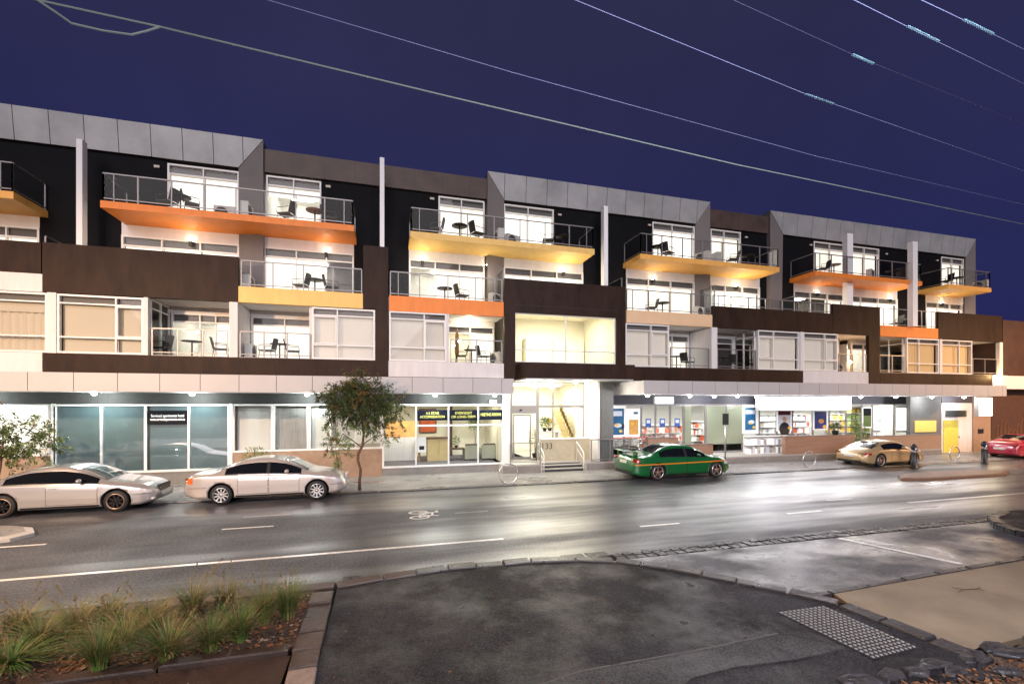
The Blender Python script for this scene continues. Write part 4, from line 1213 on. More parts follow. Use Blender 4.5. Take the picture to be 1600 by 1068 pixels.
shelf(X(1160, 21.2), X(1226, 21.2), 20.75, .41, 1.40, 'low white display cabinet under the lightbox facing the street', ['poster_white', 'poster_white', 'shop_goods', 'poster_pale'], 2)
for px, k in ((1013, 'first'), (1035, 'second'), (1058, 'third')):
    x = X(px, sY - .05)
    lab = {'first': 'blue notice on the shop door nearest the food poster', 'second': 'blue notice on the middle shop door', 'third': 'blue notice on the shop door nearest the low brown wall'}[k]
    o = thing('door_notice', lab, 'notice', (x, sY - .06, 1.95))
    MB().box(-.17, .17, 0, .015, 0, .45).build('board', M['shop_blue'], o)
    MB().box(-.11, .11, -.004, -.001, .2, .38).build('print', M['poster_pale'], o)
def trolley(x, y, rz, label):
    o = thing('shopping_trolley', label, 'trolley', (x, y, .405), rz, 'trolleys by the shop doors')
    b = MB()
    for i in range(8):
        t = i / 7
        b.tube([(-.42 + .84 * t, -.26 + .04 * t, .50 + .06 * (1 - t)), (-.42 + .84 * t, -.26, 1.0)], .009, 4)
        b.tube([(-.42 + .84 * t, .26 - .04 * t, .50 + .06 * (1 - t)), (-.42 + .84 * t, .26, 1.0)], .009, 4)
        b.tube([(-.42 + .84 * t, -.26, .52), (-.42 + .84 * t, .26, .52)], .008, 4)
    for z in (.52, .68, .84, 1.0):
        b.tube([(-.42, -.26, z), (.42, -.26, z), (.42, .26, z), (-.42, .26, z), (-.42, -.26, z)], .012, 5)
    b.build('basket', M['steel'], o)
    f = MB(); 
    for s in (-1, 1):
        f.tube([(-.5, .27 * s, 1.08), (-.45, .25 * s, .6), (-.38, .24 * s, .16), (.4, .2 * s, .12)], .014, 6)
    f.build('frame', M['steel'], o)
    MB().tube([(-.52, -.28, 1.08), (-.52, .28, 1.08)], .022, 8).build('handle', M['shop_red'], o)
    for sx, sy in ((-.36, -.22), (-.36, .22), (.38, -.18), (.38, .18)):
        MB().lathe([(.0, -.015), (.06, -.015), (.06, .015), (0, .015)], (sx, sy, .06), 10, 'y').build('wheel', M['charcoal'], o)
for px, y, rz, lab in ((958, 21.2, 1.4, 'shopping trolley nearest the entrance pier below the blue poster'), (972, 21.3, 1.5, 'shopping trolley second from the entrance pier'),
                       (987, 21.1, 1.7, 'shopping trolley in front of the food poster'), (1014, 24.0, .2, 'shopping trolley inside the first shop door'), (1040, 24.0, .1, 'shopping trolley inside the middle shop door')):
    trolley(X(px, y), y, rz, lab)
# low walls along the terrace edge
def low_wall(label, px0, px1, z1, za=.401, Y=Y1 + .02, t=.22, m='wall_brown_low'):
    o = thing('low_wall', label, 'wall', ((X(px0, Y) + X(px1, Y)) / 2, Y, za))
    h = (X(px1, Y) - X(px0, Y)) / 2
    MB().box(-h, h, 0, t, 0, z1 - za - .03).build('body', M[m], o)
    MB().box(-h - .01, h + .01, -.02, t + .02, z1 - za - .029, z1 - za).build('cap', M['taupe_wall'], o)
    return o
low_wall('tall brown low wall behind the green car', 1012.5, 1060, 1.50)
low_wall('lower brown wall behind the sign pole, stepped down from the taller one', 1060.3, 1114, 1.13)
low_wall('long dark timber textured planter wall below the lightbox', 1227, 1335, 1.42)
low_wall('brown planter wall behind the sand coloured coupe', 1358, 1470, 1.30, m='ochre_brick')

# ------------------------------------------------------------------ ground, road, footpaths
def struct(name, mb, mats, recalc=False):
    o = mb.build(name, mats, None, recalc); o['kind'] = 'structure'; return o
def sheet(name, m, poly, z, t=.3):
    return struct(name, MB().prism(poly, z - t, z, 'z'), m, True)
sheet('ground', 'bare_ground', [(-400, -400), (400, -400), (400, 400), (-400, 400)], -.35, .1)
sheet('road', 'road_asphalt', [(-90, 8.93), (4.7, 8.93), (120, 8.93), (120, 17.25), (-90, 17.25)], 0.0)
def stones(name, m, pts, wd, z0, z1, ln=.75, gap=.012, jit=.012, m2=None):
    """a row of kerb stones following a polyline"""
    mb = MB()
    acc = [Vector((*p, 0)) for p in pts]
    seg = []
    for p, q in zip(acc, acc[1:]):
        d = q - p; n = max(1, round(d.length / ln))
        for i in range(n): seg.append((p + d * i / n, p + d * (i + 1) / n))
    for k, (p, q) in enumerate(seg):
        u = (q - p).normalized(); nr = Vector((-u.y, u.x, 0))
        a, b = p + u * gap, q - u * gap
        mb.cur = 1 if (m2 and k % 1 == 0 and random.random() < .16) else 0
        h = z1 + random.uniform(-jit, jit); w0, w1 = wd[0] + random.uniform(-jit, jit), wd[1] + random.uniform(-jit, jit)
        A = [a + nr * w0, b + nr * w0, b + nr * w1, a + nr * w1]
        c = sum(A, Vector()) / 4
        top = [x + (c - x) * .07 for x in A]
        vs = [(x.x, x.y, z0) for x in A] + [(x.x, x.y, h - .02) for x in A] + [(x.x, x.y, h + random.uniform(-.006, .006)) for x in top]
        fs = [(0, 3, 2, 1), (8, 9, 10, 11)]
        for i in range(4):
            j = (i + 1) % 4
            fs += [(i, j, 4 + j, 4 + i), (4 + i, 4 + j, 8 + j, 8 + i)]
        mb.add(vs, fs)
    return struct(name, mb, [m] + ([m2] if m2 else []), True)
random.seed(21)
stones('far_kerb', 'bluestone', [(-60, 17.4), (70, 17.4)], (-.15, .15), -.2, .035, 1.3)
sheet('far_footpath', 'foot_concrete', [(-60, 17.55), (70, 17.55), (70, 21.6), (-60, 21.6)], .03)
kz = .12
K = [G(px, py, kz) for px, py in ((527, 917), (600, 904), (700, 889), (830, 878), (900, 875), (960, 877), (1045, 888), (1150, 910), (1230, 925), (1310, 945), (1450, 1000), (1540, 1035))]
sheet('near_footpath', 'path_asphalt', [(K[0][0], K[0][1])] + K[1:] + [(6.95, 3.55), (5.1, 3.9), (4.7, 3.3), (4.6, -4), (K[0][0] + .02, -4)], kz - .012)
sheet('asphalt_patch', 'path_patch', [G(px, py, kz) for px, py in ((780, 1090), (905, 1047), (1000, 1030), (1110, 1010), (1215, 988), (1330, 1012), (1240, 1030), (1150, 1042), (1080, 1058), (1040, 1090))], kz - .008)
ck = MB()
for k_, pth in enumerate((((780, 1090), (905, 1047), (1000, 1030), (1110, 1010), (1215, 988)), ((1050, 1088), (1085, 1057), (1150, 1041), (1245, 1029), (1325, 1011)))):
    q_ = [Vector((*G(px, py, kz), kz - .004)) for px, py in pth]
    for a_, b__ in zip(q_, q_[1:]):
        n_ = 6
        for i_ in range(n_):
            u_ = a_.lerp(b__, i_ / n_); v_ = a_.lerp(b__, (i_ + 1) / n_); wd_ = random.uniform(.006, .016)
            ck.cur = k_
            ck.add([u_ + Vector((0, -wd_, 0)), v_ + Vector((0, -wd_, 0)), v_ + Vector((0, wd_, 0)), u_ + Vector((0, wd_, 0))], [(0, 1, 2, 3)])
struct('path_joint', ck, ['joint_pale', 'gap'])
stones('near_kerb', 'bluestone', K, (-.02, .24), -.15, kz + .012, .62, m2='bluestone_warm')
stones('bed_kerb', 'bluestone_warm', [(-14, 8.12), (-6, 8.26), (K[0][0] - .05, K[0][1] + .02)], (-.02, .24), -.15, kz + .01, .8, m2='stone_cap')
sheet('paving', 'brown_paving', [(-20, 6.40), (-1.15, 6.30), (-1.15, 5.2), (-.95, -4), (-20, -4)], .10)
sheet('garden_soil', 'soil', [(-20, 6.6), (-1.12, 6.45), (-1.12, 8.2), (-6, 8.2), (-20, 8.05)], .135)
stones('bed_edging', 'bluestone_warm', [(-1.0, 8.1), (-.98, 6.3), (-.88, 4.2)], (-.15, .17), -.1, .165, .42, jit=.016, m2='stone_cap')
stones('bed_front_edging', 'brown_paving', [(-14, 6.52), (-1.18, 6.38)], (-.07, .07), -.1, .165, 1.4)
# gutters: two rows of worn setts that run on across the side road
random.seed(5)
stones('gutter', 'wet_stone', [(-30, 9.02), (4.7, 9.02)], (-.14, .14), -.2, .006, .55, gap=.02, jit=.01)
for yy in (8.70, 8.92):
    stones('cobble_channel', 'wet_stone', [(4.72, yy), (9.8, yy + .06), (16.9, yy + .04)], (-.11, .09), -.2, -.002, .24, gap=.018, jit=.009)
sheet('side_road', 'apron_asphalt', [(4.4, 8.58), (5.35, 7.7), (6.1, 6.8), (6.65, 6.25), (7.35, 6.10), (13, 6.34), (30, 6.5), (30, 8.58)], -.006)
stones('lip_kerb', 'bluestone', [(6.75, 6.08), (7.4, 6.10), (13, 6.34), (24, 6.45)], (-.05, .07), -.2, .022, .9)
sheet('driveway', 'drive_concrete', [(7.42, 6.05), (13, 6.28), (24, 6.39), (24, 4.32), (8.72, 4.22), (7.56, 4.19), (7.3, 4.6), (7.2, 5.4)], .012)
# corner island on the right with a dark rounded kerb
I0 = [(17.3, 8.95), (16.2, 8.65), (15.4, 8.1), (15.05, 7.5), (15.1, 7.05), (15.6, 6.7), (16.4, 6.55), (30, 6.6), (30, 9.0)]
sheet('corner_footpath', 'path_asphalt', [(x, y) for x, y in I0], .12)
stones('corner_kerb', 'wet_stone', I0[:7], (-.03, .2), -.1, .15, .4, jit=.015)
# traffic islands
def island(name, poly, z, top, side):
    c = (sum(p[0] for p in poly) / len(poly), sum(p[1] for p in poly) / len(poly))
    inn = [(c[0] + (p[0] - c[0]) * .93, c[1] + (p[1] - c[1]) * .86) for p in poly]
    n = len(poly); mb = MB()
    vs = [(*p, -.1) for p in poly] + [(*p, z - .04) for p in poly] + [(*p, z) for p in inn]
    for i in range(n):
        j = (i + 1) % n
        mb.add([vs[i], vs[j], vs[n + j], vs[n + i]], [(0, 1, 2, 3)]); mb.add([vs[n + i], vs[n + j], vs[2 * n + j], vs[2 * n + i]], [(0, 1, 2, 3)])
    mb.cur = 1; mb.add(vs[2 * n:], [tuple(range(n))])
    return struct(name, mb, [side, top])
island('traffic_island', [(20.9, 14.05), (22.0, 13.75), (26.8, 13.7), (28.2, 14.3), (27.2, 14.95), (24.0, 15.25), (22.0, 14.9)], .11, 'island_paver', 'island_paver')
island('traffic_island', [(-8.55, 13.55), (-8.35, 14.0), (-8.75, 14.6), (-9.4, 14.95), (-16, 15.0), (-16, 13.4), (-9.2, 13.35)], .12, 'foot_concrete', 'kerb_concrete')
# road markings
def mark(x0, x1, y, wd=.11, m='road_paint', y1=None):
    y1 = y if y1 is None else y1
    return struct('road_marking', MB().add([(x0, y - wd / 2, .004), (x1, y1 - wd / 2, .004), (x1, y1 + wd / 2, .004), (x0, y + wd / 2, .004)], [(0, 1, 2, 3)]), m)
mark(-30, 2.75, 10.66); mark(16.55, 40, 10.92)
mark(-4.09, -2.87, 13.4, .09); mark(-3.92, -2.67, 14.65, .09, 'road_paint_worn'); mark(6.52, 7.74, 10.74, .1); mark(11.47, 12.77, 10.8, .1)
mark(-9.9, -7.6, 13.1, .1); mark(2.0, 3.0, 13.5, .08, 'road_paint_worn'); mark(14.3, 15.4, 11.9, .1, 'road_paint_worn')
struct('road_marking', MB().add([(10.55, 8.52, .002), (10.68, 8.52, .002), (11.42, 6.5, .002), (11.28, 6.5, .002)], [(0, 1, 2, 3)]), 'road_paint')
b = MB()
def flatline(p, q, wd=.035):
    p, q = Vector((*p, .004)), Vector((*q, .004)); d = (q - p).normalized(); n = Vector((-d.y, d.x, 0)) * wd
    b.add([p + n, q + n, q - n, p - n], [(0, 3, 2, 1)])
def ring(c, rx, ry, wd=.035, n=18):
    for i in range(n):
        a0, a1 = 2 * math.pi * i / n, 2 * math.pi * (i + 1) / n
        flatline((c[0] + rx * math.cos(a0), c[1] + ry * math.sin(a0)), (c[0] + rx * math.cos(a1), c[1] + ry * math.sin(a1)), wd)
# bicycle symbol painted lengthwise in the lane
ring((.95, 13.28), .26, .17); ring((.95, 13.88), .26, .17)
for p, q in (((.95, 13.28), (1.32, 13.42)), ((1.32, 13.42), (1.36, 13.78)), ((1.36, 13.78), (.95, 13.88)), ((.95, 13.28), (.98, 13.58)), ((.98, 13.58), (1.36, 13.78)), ((.98, 13.58), (1.32, 13.42)), ((1.32, 13.42), (1.5, 13.36)), ((1.36, 13.78), (1.52, 13.86)), ((1.5, 13.75), (1.5, 13.98))):
    flatline(p, q)
struct('bicycle_marking', b, 'road_paint')

# tactile paving pad with studs
t = [G(1215, 955, kz), G(1287, 945, kz), G(1435, 1010, kz), G(1365, 1028, kz)]
to = thing('tactile_pad', 'pale studded tactile paving pad on the dark footpath near the driveway', 'paving pad', (0, 0, 0))
to_ = MB().prism([(p[0], p[1]) for p in t], kz - .02, kz - .006, 'z').build('pad', M['tactile_base'], to, True)
st = MB(); nu, nv = 11, 20
for i in range(nu):
    for j in range(nv):
        u, v = (i + .5) / nu, (j + .5) / nv
        x = (t[0][0] * (1 - u) + t[1][0] * u) * (1 - v) + (t[3][0] * (1 - u) + t[2][0] * u) * v
        y = (t[0][1] * (1 - u) + t[1][1] * u) * (1 - v) + (t[3][1] * (1 - u) + t[2][1] * u) * v
        st.lathe([(.023, 0), (.021, .006), (.015, .009), (0, .009)], (x, y, kz - .006), 8)
so_ = st.build('studs', M['tactile'], to); so_['kind'] = 'stuff'

# ------------------------------------------------------------------ street furniture
def bollard(x, y, label):
    o = thing('bollard', label, 'bollard', (x, y, 0), 0, 'black bollards at the kerb')
    o.scale = (1.1, 1.1, 1.14)
    MB().lathe([(.15, 0), (.15, .03), (.12, .05), (.12, .90), (.125, .91), (.125, .95), (.11, 1.0), (.07, 1.05), (0, 1.07)], n=18).build('post', M['black_paint'], o)
    MB().lathe([(.1215, .70), (.1225, .71), (.1225, .80), (.1215, .81)], n=18).build('band', M['chrome'], o)
    q = MB(); q.ball((-.05, -.115, .86), .035, .012, .035); q.build('reflector', M['letter_white'], o)
bx_, by_ = G(1428, 731); bollard(bx_, by_, 'black bollard in front of the sand coloured coupe')
bx_, by_ = G(1538, 724); bollard(bx_, by_, 'black bollard beside the red car')
def hoop(x, y, label, rz=0):
    o = thing('bicycle_hoop', label, 'bicycle rack', (x, y, .03), rz, 'ring shaped bicycle racks')
    h = MB(); h.smooth = True; n = 28; r = .395
    h.tube([(r * math.sin(2 * math.pi * i / n + .2), 0, .39 - r * math.cos(2 * math.pi * i / n + .2)) for i in range(n + 1)], .026, 8)
    h.build('ring', M['steel'], o)
    for s in (-.12, .12):
        MB().lathe([(.06, 0), (.06, .012), (0, .012)], (s, 0, 0), 12).build('foot', M['steel'], o)
hoop(4.78, 17.72, 'round steel bicycle hoop in front of the lobby window')
hoop(20.5, 18.0, 'round steel bicycle hoop between the green car and the sand coloured coupe')
hoop(30.8, 17.95, 'round steel bicycle hoop in front of the yellow door')
o = thing('sign_pole', 'thin grey street sign pole in front of the low brown wall', 'sign pole', (15.25, 17.75, .03))
MB().lathe([(.03, 0), (.03, 2.75), (0, 2.76)], n=10).build('pole', M['steel'], o)
q = MB().box(-.17, .17, -.03, -.018, 2.22, 2.74).build('sign_plate', M['bulkhead'], o)
MB().lathe([(.06, 0), (.06, .02), (.03, .03)], n=12).build('base', M['steel'], o)

# ------------------------------------------------------------------ overhead wires
def W(px, py, zc):
    xc = (px - 800) * zc / F; z = HC - (py - HY) * zc / F
    return Vector((xc * CA + zc * SA, zc * CA - xc * SA, z))
def wire(label, pts, r, m, dampers=()):
    """pts: (px, py, depth) surveyed points; straight in space between them with a slight sag"""
    o = thing('overhead_wire', label, 'wire', (0, 0, 0), 0, 'overhead wires across the night sky')
    P = [W(*p) for p in pts]
    path = []
    for a, b_ in zip(P, P[1:]):
        n = 14 if len(P) == 2 else 8
        for i in range(n): path.append(a.lerp(b_, i / n))
    path.append(P[-1])
    c = MB(); c.smooth = True; c.tube(path, r, 5); c.build('cable', M[m], o)
    for (a, b_) in dampers:
        p, q = W(*a), W(*b_); d = q - p; L_ = d.length; u = d.normalized()
        a1 = u.cross(Vector((0, 0, 1))).normalized(); b1 = u.cross(a1)
        h = MB(); h.smooth = True
        n = int(14 * 8)
        h.tube([p + u * L_ * i / n + (a1 * math.cos(i * .78) + b1 * math.sin(i * .78)) * .016 for i in range(n + 1)], .006, 4)
        h.build('spiral_damper', M['damper'], o)
    return o
# direction: depth grows along each wire; 1/depth is linear in the picture along a straight line
def dl(px, a, b):
    t = (px - a[0]) / (b[0] - a[0]); i = 1 / a[2] * (1 - t) + 1 / b[2] * t
    return (px, a[1] + (b[1] - a[1]) * t, 1 / i)
a, b_ = (-60, -26, 4.2), (250, 42, 5.2)
c_ = (1700, 371, 16)
wire('thick pale green overhead cable running from the top left to the right edge', [a, b_, dl(700, b_, c_)[:1] + (150.5, dl(700, b_, c_)[2]), dl(1150, b_, c_)[:1] + (257, dl(1150, b_, c_)[2]), c_], .0095, 'wire_green')
wire('slack loop of cable hanging below the thick cable at the top left', [(40, -12, 4.4), (85, 18, 4.5), (112, 37, 4.6), (160, 48, 4.8), (205, 54.5, 5.0), (228, 49, 5.1), (250, 42, 5.2)], .0105, 'wire_green')
a, c_ = (330, -26, 5.5), (1700, 343, 17)
wire('thin pale overhead wire second from the bottom left', [a, dl(800, a, c_)[:1] + (113, dl(800, a, c_)[2]), dl(1275, a, c_)[:1] + (244, dl(1275, a, c_)[2]), c_], .0042, 'wire_pale')
a, c_ = (820, -32, 5.5), (1700, 302, 16)
wire('thin overhead wire with a pale coiled sleeve right of the middle of the sky', [a, dl(1260, a, c_)[:1] + (147.5, dl(1260, a, c_)[2]), c_], .0042, 'wire_pale', [(dl(1258, a, c_)[:1] + (147, dl(1258, a, c_)[2]), dl(1302, a, c_)[:1] + (162.5, dl(1302, a, c_)[2]))])
a, c_ = (1080, -30, 5.5), (1700, 234, 14)
wire('faint dark overhead wire with a short coiled sleeve', [a, dl(1345, a, c_)[:1] + (91, dl(1345, a, c_)[2]), c_], .0035, 'wire_dark', [(dl(1331, a, c_)[:1] + (85.5, dl(1331, a, c_)[2]), dl(1365, a, c_)[:1] + (100, dl(1365, a, c_)[2]))])
a, c_ = (1270, -32, 5.5), (1700, 180, 12)
wire('overhead wire with a long coiled sleeve near the top right', [a, dl(1440, a, c_)[:1] + (53, dl(1440, a, c_)[2]), c_], .0042, 'wire_pale', [(dl(1417, a, c_)[:1] + (41, dl(1417, a, c_)[2]), dl(1467, a, c_)[:1] + (65.5, dl(1467, a, c_)[2]))])
a, c_ = (1380, -28, 5.5), (1700, 126, 10)
wire('overhead wire with a coiled sleeve in the top right corner', [a, dl(1530, a, c_)[:1] + (43, dl(1530, a, c_)[2]), c_], .0042, 'wire_pale', [(dl(1505, a, c_)[:1] + (31, dl(1505, a, c_)[2]), dl(1552, a, c_)[:1] + (54, dl(1552, a, c_)[2]))])

# ------------------------------------------------------------------ street lamps (they stand just outside the picture and light the street)
def street_lamp(x, y, h, rz, label, e, col, reach=1.6, tilt=12):
    o = thing('street_lamp', label, 'street lamp', (x, y, 0), rz, 'street lamps on the near footpath')
    p = MB(); p.smooth = True
    p.tube([(0, 0, 0), (0, 0, h - 1), (0, .3, h - .3), (0, reach, h)], [.09, .06, .05, .04], 10)
    p.build('pole', M['steel'], o)
    MB().box(-.14, .14, reach - .1, reach + .6, h - .02, h + .1).build('lamp_head', M['alu'], o)
    MB().box(-.11, .11, reach, reach + .5, h - .045, h - .021).build('lens', M['warm_lens'], o)
    l = lamp('SPOT', (0, reach + .25, h - .12), e, col, .12, (tilt, 0, 0), parent=o, spot=165, blend=.6)
street_lamp(-13.5, 4.5, 8.5, -.25, 'tall street lamp with a warm light beyond the left edge', 5800, (1.0, 0.64, 0.38), tilt=28)
street_lamp(6.5, -2.5, 9.0, 0, 'tall street lamp with a pale light behind the viewer', 3000, (0.92, 0.90, 1.0), tilt=38)
street_lamp(44.0, 7.5, 8.5, .25, 'tall street lamp with an orange light beyond the right edge', 5500, (1.0, 0.55, 0.25), tilt=30)

# soft general glow of the town from behind the viewer
sd = bpy.data.lights.new('sun', 'SUN'); sd.energy = 0.9; sd.angle = R(35); sd.color = (1.0, 0.92, 0.94)
so2 = bpy.data.objects.new('sun', sd); COL.objects.link(so2)
so2.rotation_euler = Vector((-0.18, -1.0, 0.36)).to_track_quat('Z', 'Y').to_euler()

# ------------------------------------------------------------------ cars
def pl(pts, x):
    if x <= pts[0][0]: return pts[0][1]
    for (a, b), (c, d) in zip(pts, pts[1:]):
        if x <= c:
            t = (x - a) / (c - a)
            return b + (d - b) * t
    return pts[-1][1]
def smooth_pl(pts, x, h=.09):
    return sum(pl(pts, x + h * k) * w_ for k, w_ in ((-2, 1), (-1, 2), (0, 3), (1, 2), (2, 1))) / 9
def cr_interp(P, per):
    out = []
    n = len(P)
    for i in range(n - 1):
        p0, p1, p2, p3 = P[max(i - 1, 0)], P[i], P[i + 1], P[min(i + 2, n - 1)]
        for k in range(per):
            t = k / per
            out.append(tuple(.5 * ((2 * b) + (-a + c) * t + (2 * a - 5 * b + 4 * c - d) * t * t + (-a + 3 * b - 3 * c + d) * t ** 3) for a, b, c, d in zip(p0, p1, p2, p3)))
    out.append(P[-1])
    return out
PER = 4
class Car:
    def __init__(s, L, W, top, belt, plan, roofw, zb, wheels, wr):
        s.L, s.W, s.top, s.belt, s.plan, s.roofw, s.zb, s.wheels, s.wr = L, W, top, belt, plan, roofw, zb, wheels, wr
    def ring(s, x):
        w = s.W / 2 * smooth_pl(s.plan, x, .04)
        zt, zl = smooth_pl(s.top, x, .055), smooth_pl(s.belt, x, .05)
        zl = min(zl, zt - .012)
        g = max(0, min(1, (zt - zl) / .40)); g = g * g * (3 - 2 * g)
        e = min(x, s.L - x); lift = .10 * max(0, 1 - e / .35)
        zb = s.zb + lift
        mid = zb + .55 * (zl - zb)
        h = zt - zl; rw = s.W / 2 * s.roofw
        P = [(0, zb), (w * .80, zb), (w * .955, zb + .05), (w * .99, zb + .28 * (zl - zb)), (w, mid), (w * .985, zl - .075), (w * .945, zl - .005),
             (w * .80 * (1 - g) + rw * 1.045 * g, zl + h * (.55 * (1 - g) + .80 * g)), (w * .55 * (1 - g) + rw * .82 * g, zl + h * (.86 * (1 - g) + .965 * g)), (0, zt)]
        return cr_interp(P, PER)
    def body(s):
        xs = [0.0, .03, .07, .12] + [.12 + (s.L - .24) * i / 62 for i in range(1, 62)] + [s.L - .12, s.L - .07, s.L - .03, s.L]
        mb = MB(); mb.smooth = True
        rows = []
        for x in xs:
            h = s.ring(x)
            rows.append([(x, -y, z) for y, z in h] + [(x, y, z) for y, z in h[-2:0:-1]])
        n = len(rows[0]); vs = [p for r in rows for p in r]
        fs = [(i * n + j, i * n + (j + 1) % n, (i + 1) * n + (j + 1) % n, (i + 1) * n + j) for i in range(len(rows) - 1) for j in range(n)]
        fs.append(tuple(range(n))[::-1]); fs.append(tuple((len(rows) - 1) * n + k for k in range(n)))
        mb.add(vs, fs)
        return mb
    def side_y(s, x, z):
        h = s.ring(x); best = 0
        for (y0, z0), (y1, z1) in zip(h[PER:], h[PER + 1:]):
            if (z0 - z) * (z1 - z) <= 0 and abs(z1 - z0) > 1e-6:
                best = max(best, y0 + (y1 - y0) * (z - z0) / (z1 - z0))
        return best if best else max(p[0] for p in h)
    def top_z(s, x, y):
        h = s.ring(x)[::-1]
        for (y0, z0), (y1, z1) in zip(h, h[1:]):
            if y0 <= y <= y1 and y1 > y0: return z0 + (z1 - z0) * (y - y0) / (y1 - y0)
        return h[0][1]
    def side_patch(s, xs, lo, hi, off, side=-1, nz=6):
        """strip on the flank between z=lo(x) and z=hi(x)"""
        rows = []
        for k in range(nz + 1):
            rows.append([(x, side * (s.side_y(x, lo(x) + (hi(x) - lo(x)) * k / nz) + off), lo(x) + (hi(x) - lo(x)) * k / nz) for x in xs])
        m = MB(); m.smooth = True; m.grid(rows if side < 0 else [r[::-1] for r in rows]); return m
    def side_top(s, x, f=.93):
        """upper limit of side glass"""
        h = s.ring(x); zl = h[6 * PER][1]; zr = h[7 * PER][1]
        return zl + (zr - zl) * f, zl
    def top_patch(s, x0, x1, wf, off, n=10, taper=0.0):
        rows = []
        for i in range(n + 1):
            x = x0 + (x1 - x0) * i / n
            h = s.ring(x); wmax = h[7 * PER][0] * (wf - taper * i / n)
            sl = (s.ring(min(x + .03, s.L))[-1][1] - s.ring(max(x - .03, 0))[-1][1]) / .06
            nx, nz = -sl / math.hypot(1, sl), 1 / math.hypot(1, sl)
            rows.append([(x + nx * off, y, s.top_z(x, abs(y)) + nz * off) for y in [wmax * (-1 + 2 * k / 12) for k in range(13)]])
        m = MB(); m.smooth = True; m.grid(rows); return m

def frange(a, b, n): return [a + (b - a) * i / n for i in range(n + 1)]
def boolean_cut(o, cutters):
    for c in cutters:
        md = o.modifiers.new('cut', 'BOOLEAN'); md.object = c; md.operation = 'DIFFERENCE'; md.solver = 'EXACT'
        md.material_mode = 'TRANSFER'
    bpy.context.view_layer.update()
    dg = bpy.context.evaluated_depsgraph_get()
    me = bpy.data.meshes.new_from_object(o.evaluated_get(dg))
    o.modifiers.clear(); old = o.data; o.data = me; bpy.data.meshes.remove(old)
    for c in cutters: bpy.data.objects.remove(c)

def wheel(parent, x, y, r, side, rim, spokes, tw=.20, dish=.03, lip='chrome', spoke_w=.05):
    """wheel centred at (x, y): rubber tyre part with a rim sub-part; side -1 faces the street"""
    t = MB(); hw = tw / 2
    t.lathe([(r * .70, -hw), (r * .93, -hw), (r * .985, -hw * .7), (r, 0), (r * .985, hw * .7), (r * .93, hw), (r * .70, hw), (r * .70, -hw)], (x, y, r), 32, 'y', False)
    to = t.build('wheel', M['tyre'], parent)
    q = MB(); s = side
    q.lathe([(r * .705, s * hw), (r * .705, s * (hw + .012)), (r * .655, s * (hw + .012)), (r * .63, s * (hw - .05)), (r * .60, s * (hw - .09)), (0, s * (hw - .09))], (x, y, r), 32, 'y', False)
    q.cur = 1
    for k in range(spokes):
        a = 2 * math.pi * k / spokes + .3
        ca, sa = math.cos(a), math.sin(a); wd = spoke_w
        pts = [(r * .10, -wd * .9), (r * .64, -wd * .6), (r * .64, wd * .6), (r * .10, wd * .9)]
        y0, y1 = y + s * (hw - dish - .02), y + s * (hw - dish + .012)
        vs = [(x + u * ca - v * sa, yy, r + u * sa + v * ca) for yy in (y0, y1) for u, v in pts]
        q.add(vs, [(0, 1, 2, 3), (7, 6, 5, 4), (0, 4, 5, 1), (1, 5, 6, 2), (2, 6, 7, 3), (3, 7, 4, 0)])
    q.lathe([(r * .16, s * (hw - dish - .03)), (r * .16, s * (hw - dish + .018)), (0, s * (hw - dish + .022))], (x, y, r), 14, 'y')
    q.build('rim', [M['rim_black'], M[rim]], to, True)
    if lip:
        l = MB(); l.lathe([(r * .715, s * (hw + .002)), (r * .715, s * (hw + .016)), (r * .645, s * (hw + .016)), (r * .64, s * (hw - .02))], (x, y, r), 32, 'y', False)
        l.build('rim_lip', M[lip], to)
    return to

